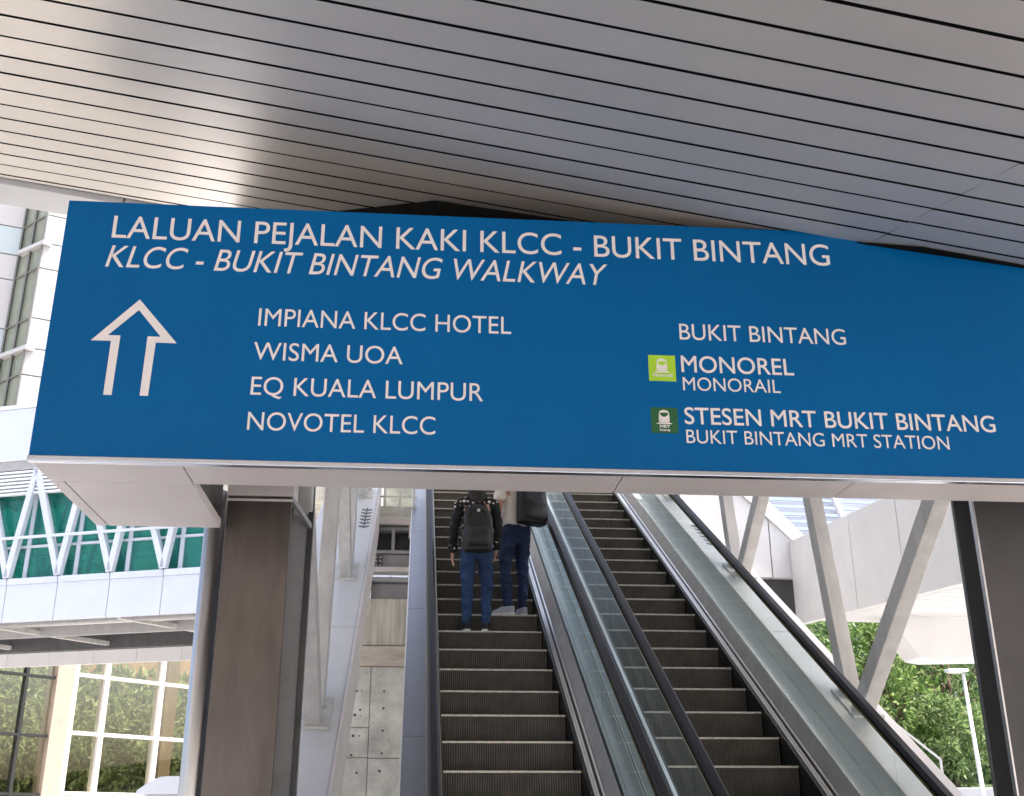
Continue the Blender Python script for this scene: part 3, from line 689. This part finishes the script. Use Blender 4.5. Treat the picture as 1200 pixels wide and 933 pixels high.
# ------------------------------------------------------------------ left: enclosed glass footbridge
BA = V((-5.552, 29.0, 0)); bu = V((-.94266, .33376, 0)); bd = V((.33376, .94266, 0)); bz = V((0, 0, 1))
gb = thing('glazed_footbridge', (BA.x-3, BA.y+1, 6.6), 'enclosed footbridge with teal glass and white V struts crossing at left', 'bridge')
def fb(a, b_, m, name, bevel=0, par=None):
    q = MB(); q.frame_box(BA, bu, bd, bz, a, b_, m); return q.build(name, par or gb, bevel=bevel)
B0, B1 = -9., 14.
s0 = 1.03-1.57*6
i = 0; s_ = 1.0-1.57*6
while s_ < B1-1.6:
    fb((s_+.012, 0, 6.66), (s_+1.558, .1, 7.66), M['bluewhite'], 'fascia_panel', .01)
    fb((s_+.012, -.03, 7.662), (s_+1.558, .14, 7.83), M['bluewhite'], 'fascia_coping', .01)
    s_ += 1.57
fb((B0, .02, 6.7), (B1, .09, 7.7), M['greysteel'], 'joint_filler')
q = MB()
for k in range(-6, 9):
    sb_ = 1.02+1.57*k
    P0 = BA+bu*sb_+bz*7.86; P1 = BA+bu*(sb_+1.13)+bz*10.92; P2 = BA+bu*(sb_-.44)+bz*10.92
    for P in (P1, P2):
        o_ = MB(); o_.bar(P0+bd*.0, P+bd*.0, .165, .18, M['bluewhite'], ref=tuple(bd)); o_.build('v_strut', gb, bevel=.01)
q = MB(); q.frame_box(BA, bu, bd, bz, (B0, .30, 7.84), (B1, .32, 10.9), M['teal']); q.build('glazing', gb)
for k in range(-5, 8):
    fb((.2+1.57*k*1.0+.45, .26, 7.84), (.2+1.57*k+.57, .36, 10.9), M['bluewhite'], 'mullion')
fb((B0, .24, 8.72), (B1, .34, 8.79), M['bluewhite'], 'transom')
fb((B0, -.12, 8.9), (B1, -.05, 8.97), M['bluewhite'], 'handrail')
for zz in (8.3, 8.5): fb((B0, .5, zz), (B1, .53, zz+.03), M['louvre'], 'inner_rail')
fb((B0, .1, 7.8), (B1, 3.4, 7.84), M['greysteel'], 'bridge_floor'); fb((B0, 3.3, 7.84), (B1, 3.34, 10.9), M['teal'], 'rear_glazing')
q = MB()
for k in range(-12, 20):
    q.frame_box(BA, bu, bd, bz, (k*.7, .5, 10.75), (k*.7+.08, 3.3, 10.88), M['greysteel'])
q.build('ceiling_batten', gb)
for k in range(-4, 10):
    q = MB(); c_ = k*1.4
    for dd in (-.5, .5): q.bar(BA+bu*(c_-.0)+bd*3.1+bz*7.85, BA+bu*(c_+dd)+bd*3.1+bz*10.8, .1, .1, M['bluewhite'], ref=tuple(bd))
    q.build('rear_strut', gb)
for k, sp in enumerate((.3, 2.3, 4.1)):
    fb((sp, 3.2, 8.0), (sp+.7, 3.28, 9.1), M['beige'], 'notice_board')
for k in range(7):
    z = 10.20+k*.105; fb((4.35, -.02, z), (B1, .12, z+.05), M['louvre'], 'louvre')
fb((B0, .0, 10.92), (B1, 3.5, 11.18), M['greysteel'], 'roof_beam'); fb((B0, -.05, 11.19), (B1, 3.5, 12.75), M['bluewhite'], 'parapet', .01); fb((B0, -.08, 12.77), (B1, .1, 12.87), M['louvre'], 'parapet_rail')
# underside
fb((B0, 4.3, 6.58), (B1, 4.6, 7.0), M['darksteel'], 'edge_beam')
fb((B0, .12, 6.98), (B1, 4.6, 7.2), M['darksteel'], 'underside'); fb((B0, .5, 6.66), (B1, .7, 6.97), M['greysteel'], 'edge_girder'); fb((B0, 2.0, 6.6), (B1, 2.15, 6.97), M['greysteel'], 'middle_girder')
q = MB(); q.tube([BA+bu*B0+bd*1.1+bz*6.78, BA+bu*B1+bd*1.1+bz*6.78], .07, M['steel'], 12); q.build('service_pipe', gb, smooth=True)
for sp in (-2.0, 2.3, 6.6, 10.):
    q = MB(); q.bar(BA+bu*sp+bd*.2+bz*6.7, BA+bu*(sp-1.3)+bd*4.3+bz*6.72, .14, .12, M['strut']); q.build('cross_brace', gb)
s_ = B0
while s_ < B1-1.5:
    fb((s_, 4.61, 6.18), (s_+1.49, 4.72, 6.62), M['white'], 'lower_fascia', .006); s_ += 1.5

# ------------------------------------------------------------------ left: building with curtain wall and plants standing in for its reflections
CO = V((-12.13, 47.5, 0)); az = math.radians(41); cu2 = V((math.sin(az), math.cos(az), 0)); cd = V((-math.cos(az), math.sin(az), 0))
bl = thing('glazed_building', (CO.x, CO.y, 0), 'beige building with white framed windows behind the left footbridge', 'building')
def cb(a, b_, m, name, bevel=0):
    q = MB(); q.frame_box(CO, cu2, cd, bz, a, b_, m); return q.build(name, bl, bevel=bevel)
for s0_ in (-2.5, 7.7, -12.): cb((s0_, -.15, 0), (s0_+.74, .5, 11.6), M['beige'], 'pillar', .01)
for s_ in (-1.74, -.32, 2.34, 5.0): cb((s_, -.11, 0), (s_+.2, .25, 11.5), M['cwframe'], 'mullion')
for z in (.7, 2.7, 4.92, 7.12, 8.35, 10.1): cb((-1.74, -.085, z), (7.7, .2, z+.14), M['cwframe'], 'transom')
for s_ in (-3.75, -6.5, -9.1): cb((s_, -.06, 0), (s_+.12, .18, 11.5), M['darkmull'], 'mullion')
for z in (.7, 2.66, 4.75, 6.92, 8.3, 10.1): cb((-11.3, -.05, z), (-2.5, .16, z+.1), M['darkmull'], 'transom')
cb((-11.26, .05, 0), (-2.52, .07, 11.5), M['cwglass'], 'pane'); cb((-1.74, .05, 0), (7.7, .07, 11.5), M['cwglass'], 'pane')
cb((-12., -.12, 11.62), (8.4, .6, 12.2), M['beige'], 'roof_edge'); cb((-12., 6.6, 0), (16., 7., 11.5), M['brownwall'], 'reflected_wall')  # brown wall added behind the glass in place of a reflected one
cb((3.9, 1.5, 0), (4.5, 2.1, 11.5), M['beige'], 'inner_column')
def gpt():
    s = rnd.uniform(-11.5, 12.); t_ = rnd.uniform(0, 1); d = 1.6+t_*4.6; z = .9+t_*7.0+rnd.uniform(-.3, .9)
    p_ = CO+cu2*s+cd*d; return (p_.x, p_.y, z)
leafmass('reflected_planting', gpt, 26000, .42, M['leafp'], 'green plants placed behind the white framed windows to stand for their reflection')  # plants added behind the panes where only a reflection shows

# white kiosk roof at the lower left
kx = thing('white_kiosk', (-6.9, 33, 0), 'white rounded kiosk roof at the foot of the white framed windows', 'kiosk')
b = MB(); pr = [(-7.4, 2.40)]+[(-7.4+1.25*i/8, 2.5+.38*math.sin(PI/2*min(1, i/5.))) for i in range(9)]+[(-6.15, 2.40)]
b.prism([(x, 33, z) for x, z in pr], (0, 1.6, 0), M['louvre']); b.build('roof', kx, bevel=.02)
b = MB(); b.box((-7.2, 33.1, 0), (-6.3, 34.5, 2.39), M['white']); b.build('body', kx)

# ------------------------------------------------------------------ tower top left
tw = thing('office_tower', (-24, 62, 0), 'pale panelled tower with a glazed corner strip behind the sign at top left', 'tower')
def slab(p, q_, z0, z1, m, name, th=.5, off=0):
    p, q_ = V((*p, 0)), V((*q_, 0)); d = (q_-p); L = d.length; d.normalize(); n_ = V((-d.y, d.x, 0))
    if n_.y < 0: n_ = -n_
    q = MB(); q.frame_box(p, d, n_, bz, (0, -off, z0), (L, th-off, z1), m); return q.build(name, tw)
Lp, C1, C2, Rp = (-33.4, 57.7), (-23.9, 61.), (-21.95, 59.2), (-13.7, 62.6)
zs = [0, 8.5, 12, 19.4, 22.9, 26.2, 31.5, 33.0, 37., 41.5, 44.9, 52., 60.]
lev = [19.6, 26.6, 33.2, 39.8]
for p, q_ in ((Lp, C1), (C2, Rp)):
    for k in range(9):
        z = .2+6.6*k
        slab(p, q_, z, z+1.76, M['towerband'], 'spandrel_band'); slab(p, q_, z+1.84, z+4.9, M['tower'], 'cladding_panel'); slab(p, q_, z+4.98, z+6.52, M['tower'], 'cladding_panel')
    slab(p, q_, 0, 60, M['towerline'], 'joint_backing', .4, -.08)
slab(C1, C2, 0, 60, M['towerglass'], 'corner_glazing')
for k in range(9):
    z = .2+6.6*k
    for zz in (z, z+1.7, z+4.9): slab(C1, C2, zz, zz+.08, M['towerline'], 'transom', .3, .12)
    slab((C1[0]+.1, C1[1]-.6), (C2[0]+.1, C2[1]-.35), z-.25, z+.0, M['tower'], 'ledge', .55, .0)
for f_ in (.02, .5, .98):
    px_, py_ = C1[0]+(C2[0]-C1[0])*f_, C1[1]+(C2[1]-C1[1])*f_
    q = MB(); q.box((px_-.045, py_-.2, 0), (px_+.045, py_+.1, 60), M['towerline']); q.build('mullion', tw)

# ------------------------------------------------------------------ people
def skin_mesh(name, pts, edges, radii, m, parent, sub=2, root=0):
    me = bpy.data.meshes.new(name); me.from_pydata(pts, edges, []); o = bpy.data.objects.new(name, me); COL.objects.link(o)
    sk = o.modifiers.new('s', 'SKIN'); sk.use_smooth_shade = True
    for i, r in enumerate(radii):
        d = me.skin_vertices[0].data[i]; d.radius = r if isinstance(r, tuple) else (r, r); d.use_root = (i == root)
    sb_ = o.modifiers.new('d', 'SUBSURF'); sb_.levels = sb_.render_levels = sub
    bpy.context.view_layer.update()
    m2 = bpy.data.meshes.new_from_object(o.evaluated_get(bpy.context.evaluated_depsgraph_get())); m2.name = name
    bpy.data.objects.remove(o); bpy.data.meshes.remove(me)
    m2.materials.clear(); m2.materials.append(m)
    m2.polygons.foreach_set('use_smooth', [True]*len(m2.polygons))
    if parent is None: return m2
    o = bpy.data.objects.new(name, m2); COL.objects.link(o); o.parent = parent
    return o
from mathutils import noise as mnoise
def rumple(o, amp, sc=(9, 9, 20), seed=0.):
    me = o.data; n_ = [v.normal.copy() for v in me.vertices]
    for v, nn in zip(me.vertices, n_):
        p_ = V((v.co.x*sc[0]+seed, v.co.y*sc[1], v.co.z*sc[2]+v.co.x*6))
        v.co += nn*amp*(mnoise.noise(p_)+.5*mnoise.noise(p_*2.1))
    me.update(); return o
def hand_pts(wr, d, side, fw):
    """palm and fingers hanging along d from wrist wr; returns pts, edges, radii with local root 0"""
    d = d.normalized(); f_ = (fw - d*fw.dot(d)).normalized(); s = d.cross(f_)
    P = [wr, wr+d*.045, wr+d*.085]; E = [(0, 1), (1, 2)]; R_ = [(.022, .026), (.018, .036), (.016, .038)]
    out = [(P, E, R_)]
    for i, L in enumerate((.062, .072, .068, .05)):
        off = f_*(.027-.018*i); b0 = wr+d*.075+off
        q = [b0, b0+d*L*.55+s*side*.004, b0+d*L*.9+s*side*.014, b0+d*(L*1.05)+s*side*.024]
        out.append((q, [(0, 1), (1, 2), (2, 3)], [.0095, .009, .0085, .007]))
    b0 = wr+d*.03+f_*.024
    out.append(([b0, b0+d*.03+f_*.020, b0+d*.058+f_*.026], [(0, 1), (1, 2)], [.012, .0105, .008]))
    return out
def joined(name, meshes, parent):
    bm = bmesh.new()
    for m_ in meshes: bm.from_mesh(m_)
    me = bpy.data.meshes.new(name); bm.to_mesh(me); bm.free(); me.materials.append(M['skin'])
    me.polygons.foreach_set('use_smooth', [True]*len(me.polygons))
    o = bpy.data.objects.new(name, me); COL.objects.link(o); o.parent = parent; return o
def lathe_ellipse(rings, m, b, n=20):
    vs = []
    for (cx, cy, z, rx, ry) in rings: vs += [(cx+rx*math.cos(2*PI*k/n), cy+ry*math.sin(2*PI*k/n), z) for k in range(n)]
    L = len(rings); fs = [(i*n+k, i*n+(k+1) % n, (i+1)*n+(k+1) % n, (i+1)*n+k) for i in range(L-1) for k in range(n)]
    b.add(vs, fs+[tuple(range(n-1, -1, -1)), tuple((L-1)*n+k for k in range(n))], m)
def shoe(x, y, rz, m, parent, L=.25):
    b = MB(); R_ = Matrix.Rotation(rz, 3, 'Z')
    outl = [(-.030, -.07), (-.036, -.02), (-.033, .04), (-.044, .11), (-.038, .16), (-.012, .185), (.018, .180), (.040, .15), (.044, .10), (.034, .04), (.036, -.02), (.030, -.07), (0, -.082)]
    k = L/.265
    def ring(sc, z, tilt=0): return [tuple(R_ @ V((px_*sc*k, (py_*(sc*.5+.5))*k, 0)) + V((x, y, z+max(0, (.06-py_))*tilt))) for px_, py_ in outl]
    n = len(outl)
    rs = [ring(1.0, .0), ring(1.03, .010), ring(1.0, .025)]
    vs = [p_ for r in rs for p_ in r]
    b.add(vs, [(i*n+q, i*n+(q+1) % n, (i+1)*n+(q+1) % n, (i+1)*n+q) for i in range(2) for q in range(n)]+[tuple(range(n-1, -1, -1)), tuple(2*n+q for q in range(n))], M['sole'])
    so_ = b.build('sole', None, smooth=False)
    b2 = MB()
    def up(z, sc, back): return [tuple(R_ @ V((px_*sc*k, min(py_, back)*k*.97, 0)) + V((x, y, z))) for px_, py_ in outl]
    rs = [up(.0255, .97, .2), up(.050, .93, .165), up(.068, .84, .10), up(.088, .78, .055)]
    vs = [p_ for r in rs for p_ in r]
    b2.add(vs, [(i*n+q, i*n+(q+1) % n, (i+1)*n+(q+1) % n, (i+1)*n+q) for i in range(3) for q in range(n)]+[tuple(3*n+q for q in range(n))], m)
    u = b2.build('shoe', None, smooth=True); u.parent = parent; so_.parent = u; return u

def person(loc, rz, label, top, topm, jm, arms, legs, sc, hairlen, shoem, feet, sleeve):
    t = thing('person', loc, label, 'person', None, rz)
    t.scale = (sc, sc, sc)
    # body: torso, neck, head, arms and legs in one skinned surface
    pts = [(0, 0, .90), (0, 0, 1.06), (0, -.01, 1.22), (0, -.005, 1.33), (0, .0, 1.40), (0, .012, 1.45), (0, .018, 1.53), (0, .015, 1.60)]
    E = [(0, 1), (1, 2), (2, 3), (3, 4), (4, 5), (5, 6), (6, 7)]
    R_ = [(.13, .10), (.11, .085), (.125, .095), (.075, .06), (.047, .05), (.058, .070), (.074, .088), (.058, .07)]
    hands = []
    for s in (-1, 1):
        sh, el, wr = arms[s]; i0 = len(pts)
        pts += [tuple(sh), tuple(el), tuple(wr)]; R_ += [.045, .038, .026]; E += [(2, i0), (i0, i0+1), (i0+1, i0+2)]
        hands.append((V(wr), V(wr)-V(el), s))
        hp, kn, an = legs[s]; i0 = len(pts)
        pts += [tuple(hp), tuple(kn), tuple(an)]; R_ += [.055, .034, .027]; E += [(0, i0), (i0, i0+1), (i0+1, i0+2)]
    ms = [skin_mesh('b', pts, E, R_, M['skin'], None)]
    for wr, d, s in hands:
        for (P, E2, R2) in hand_pts(wr-d.normalized()*.02, d, -s, V((0, 1, 0))): ms.append(skin_mesh('h', [tuple(p_) for p_ in P], E2, R2, M['skin'], None, 1))
    # nose and ears
    nb = MB(); nb.tube([(0, .098, 1.535), (0, .118, 1.505), (0, .112, 1.492)], [.006, .014, .008], M['skin'], 8)
    for s in (-1, 1): nb.tube([(s*.078, .0, 1.49), (s*.088, -.005, 1.52), (s*.080, .0, 1.55)], [(.008, .012), (.008, .018), (.007, .012)], M['skin'], 8)
    ms.append(nb.mesh('n'))
    joined('body', ms, t)
    for s in (-1, 1):
        b = MB(); b.tube([(s*.032, .092, 1.53), (s*.032, .104, 1.53)], [(.016), (.012)], M['eye'], 10); o = b.build('eye', None); o.parent = t
    b = MB(); b.tube([(-.026, .094, 1.455), (0, .104, 1.453), (.026, .094, 1.455)], [.004, .008, .004], M['lip'], 8); o = b.build('mouth', None, smooth=True); o.parent = t
    # jeans
    P = [(0, 0, .97), (0, -.005, .87)]; E = [(0, 1)]; R_ = [(.135, .10), (.15, .118)]
    for s in (-1, 1):
        hp, kn, an = [V(q) for q in legs[s]]; i0 = len(P)
        cf = kn.lerp(an, .38)+V((0, -.018, 0)); th = hp.lerp(kn, .5)
        P += [tuple(hp+V((0, 0, -.03))), tuple(th), tuple(kn), tuple(cf), tuple(kn.lerp(an, .78)), tuple(an+V((0, 0, -.015)))]
        R_ += [(.095, .10), (.080, .085), (.060, .062), (.060, .062), (.046, .048), (.044, .046)]
        E += [(1, i0)]+[(i0+q, i0+q+1) for q in range(5)]
    rumple(skin_mesh('jeans', P, E, R_, M[jm], t, 3), .016, (6, 6, 17), loc[0])
    # top garment
    P = [(0, .0, top[0]), (0, 0, .98), (0, -.005, 1.14), (0, -.008, 1.26), (0, -.004, 1.345)]
    E = [(0, 1), (1, 2), (2, 3), (3, 4)]; R_ = [(.188, .142), (.165, .128), (.16, .118), (.155, .105), (.075, .07)]
    o = rumple(skin_mesh('jacket' if topm == 'dots' else 'shirt', P, E, R_, M[topm], t, 3), .016, (9, 9, 7), loc[1])
    for s in (-1, 1):
        sh, el, wr = [V(q) for q in arms[s]]
        end = wr+(wr-el)*-.02 if sleeve == 'long' else sh.lerp(el, .62)
        pp = [V((s*.10, -.005, 1.275)), sh, sh.lerp(el, .5), sh.lerp(el, .62)] if sleeve != 'long' else [V((s*.10, -.005, 1.275)), sh, sh.lerp(el, .5), el, el.lerp(wr, .5), end]
        rr = [.085, .072, .066, .068] if sleeve != 'long' else [.085, .068, .058, .052, .046, .046]
        rumple(skin_mesh('sleeve', [tuple(q) for q in pp], [(q, q+1) for q in range(len(pp)-1)], rr, M['black'] if topm == 'dots' else M[topm], t, 3), .012, (12, 12, 18), s*3.)
        if topm == 'dots':
            q0, q1 = el.lerp(wr, .45), wr+(wr-el)*.04
            skin_mesh('cuff', [tuple(q0), tuple(q0.lerp(q1, .5)), tuple(q1)], [(0, 1), (1, 2)], [.050, .056, .056], M['dots'], t)
            skin_mesh('shoulder_yoke', [(s*.05, -.01, 1.305), (s*.13, -.008, 1.30), tuple(sh+V((s*.004, 0, -.005))), tuple(sh.lerp(el, .22))], [(0, 1), (1, 2), (2, 3)], [.07, .078, .076, .064], M['dots'], t)
    # hair
    b = MB()
    if hairlen > .2:
        lathe_ellipse([(0, -.045, 1.60-hairlen-.02, .05, .03), (0, -.05, 1.64-hairlen, .082, .045), (0, -.055, 1.40, .095, .06), (0, -.03, 1.48, .098, .082), (0, -.012, 1.55, .094, .096), (0, -.005, 1.61, .080, .088), (0, 0, 1.645, .05, .055), (0, 0, 1.66, .015, .015)], M['hair'], b)
    else:
        lathe_ellipse([(0, -.03, 1.44, .062, .055), (0, -.03, 1.48, .085, .072), (0, -.016, 1.55, .090, .090), (0, -.004, 1.61, .080, .088), (0, 0, 1.648, .05, .055), (0, 0, 1.662, .015, .015)], M['hair'], b)
    h_ = b.build('hair', None, smooth=True); h_.parent = t
    for (fx, fy, fr) in feet: shoe(fx, fy, fr, M[shoem], t)
    return t
def backpack(loc, rz, label, w, h, d, m, tall, sc=1):
    t = thing('backpack', loc, label, 'backpack', None, rz); t.scale = (sc,)*3
    b = MB()
    rings = [(-.02, .78, .80), (.0, .94, .95), (.12, 1.0, 1.0), (.30, 1.0, .98), (.50, .97, .90), (.70, .92, .78), (.86, .80, .62), (.96, .58, .44), (1.0, .30, .22)] if tall else \
            [(.0, .90, .86), (.02, .98, .96), (.15, 1.0, 1.0), (.5, 1.0, .98), (.80, .98, .86), (.93, .92, .70), (.985, .78, .52), (1.0, .45, .25)]
    n = 28; vs = []
    for fz, kw, kd in rings:
        for k in range(n):
            a = 2*PI*k/n; c, s = math.cos(a), math.sin(a); e = .55
            x = math.copysign(abs(c)**e, c)*w/2*kw; y = math.copysign(abs(s)**e, s)*d/2*(kd if s < 0 else min(1, kd+.1))
            vs.append((x+rnd.uniform(-.004, .004), y-(0 if s >= 0 else 0)+rnd.uniform(-.004, .004), fz*h+rnd.uniform(-.003, .003)))
    L = len(rings)
    b.add(vs, [(i*n+k, i*n+(k+1) % n, (i+1)*n+(k+1) % n, (i+1)*n+k) for i in range(L-1) for k in range(n)]+[tuple(range(n-1, -1, -1)), tuple((L-1)*n+k for k in range(n))], M[m])
    o = b.build('pack_body', None, smooth=True); o.parent = t
    rumple(o, .022 if tall else .012, (8, 8, 6), 2.)
    md = o.modifiers.new('sub', 'SUBSURF'); md.levels = md.render_levels = 1
    b = MB(); vs = []
    for fz, kw, kd in [(.05, .70, .35), (.10, .82, .8), (.25, .84, 1.), (.42, .80, .8), (.50, .66, .3)]:
        for k in range(16):
            a = PI+PI*k/15; c, s = math.cos(a), math.sin(a)
            vs.append((math.copysign(abs(c)**.5, c)*w/2*kw, -d*.40+s*.07*kd, fz*h))
    b.add(vs, [(i*16+k, i*16+k+1, (i+1)*16+k+1, (i+1)*16+k) for i in range(4) for k in range(15)], M[m])
    o = b.build('front_pocket', None, smooth=True); o.parent = t
    b = MB()
    for s in (-1, 1): b.tube([(s*w*.27, d*.45, h*.12), (s*w*.34, d*.75, h*.35), (s*w*.36, d*1.55, h*.70), (s*w*.33, d*1.35, h*.96), (s*w*.25, d*.55, h*1.0), (s*w*.20, d*.35, h*.86)], (.026, .008), M['black'], 8)
    b.tube([(-.03, d*.1, h*.97), (-.03, d*.1, h*1.05), (.03, d*.1, h*1.05), (.03, d*.1, h*.97)], .008, M['black'], 6)
    o = b.build('strap', None, smooth=True); o.parent = t
    b = MB(); b.tube([(-w*.32, -d*.30, h*.72), (-w*.2, -d*.46, h*.82), (0, -d*.46, h*.86), (w*.2, -d*.46, h*.82), (w*.32, -d*.30, h*.72)], .007, M['buckle' if False else 'black'], 6)
    b.box((-.012, -d*.52, h*.80), (.016, -d*.45, h*.86), M['buckle']); o = b.build('zip_pull', None); o.parent = t
    return t
zW = nose(Y0+6*TR); zM = nose(Y0+7*TR)
wl = {-1: ((-.180, -.005, 1.265), (-.232, -.04, 1.01), (-.238, .015, .79)), 1: ((.178, -.005, 1.285), (.218, -.02, 1.03), (.200, .08, .84))}
lg = {-1: ((-.080, 0, .825), (-.083, .006, .455), (-.092, -.005, .09)), 1: ((.086, 0, .835), (.106, .045, .47), (.094, -.005, .09))}
WX, WY = XL+.365, Y0+6*TR+.11
person((WX, WY, zW+.001), 0, 'long-haired person in a polka-dot black top and blue jeans wearing a backpack', (.80,), 'dots', 'jean', wl, lg, 1.0, .32, 'shoe', [(-.098, .0, .25), (.094, 0, -.15)], 'long')
backpack((WX, WY-.20, zW+.765), 0, 'slouchy charcoal backpack worn over the polka-dot top', .30, .47, .18, 'pack', True)
ml = {-1: ((-.185, 0, 1.28), (-.23, -.02, 1.02), (-.16, .17, .92)), 1: ((.185, 0, 1.28), (.225, .0, 1.02), (.16, .20, .95))}
lg2 = {-1: ((-.08, 0, .82), (-.105, .05, .46), (-.10, .01, .09)), 1: ((.078, 0, .835), (.078, .0, .46), (.07, -.01, .09))}
MX, MY = XL+.80, Y0+7*TR+.12
RZ = math.radians(32)
person((MX, MY, zM+.001), RZ, 'person in a cream short-sleeved shirt and navy jeans turned to the left', (.86,), 'shirt', 'jean2', ml, lg2, 1.05, .1, 'shoe2', [(-.10, .01, .55), (.07, -.01, -.25)], 'short')
R3 = Matrix.Rotation(RZ, 3, 'Z'); off = R3 @ V((.055, -.205, 0))
backpack((MX+off.x, MY+off.y, zM+.93), RZ, 'boxy black backpack on the back of the cream shirt', .34, .48, .19, 'pack2', False)
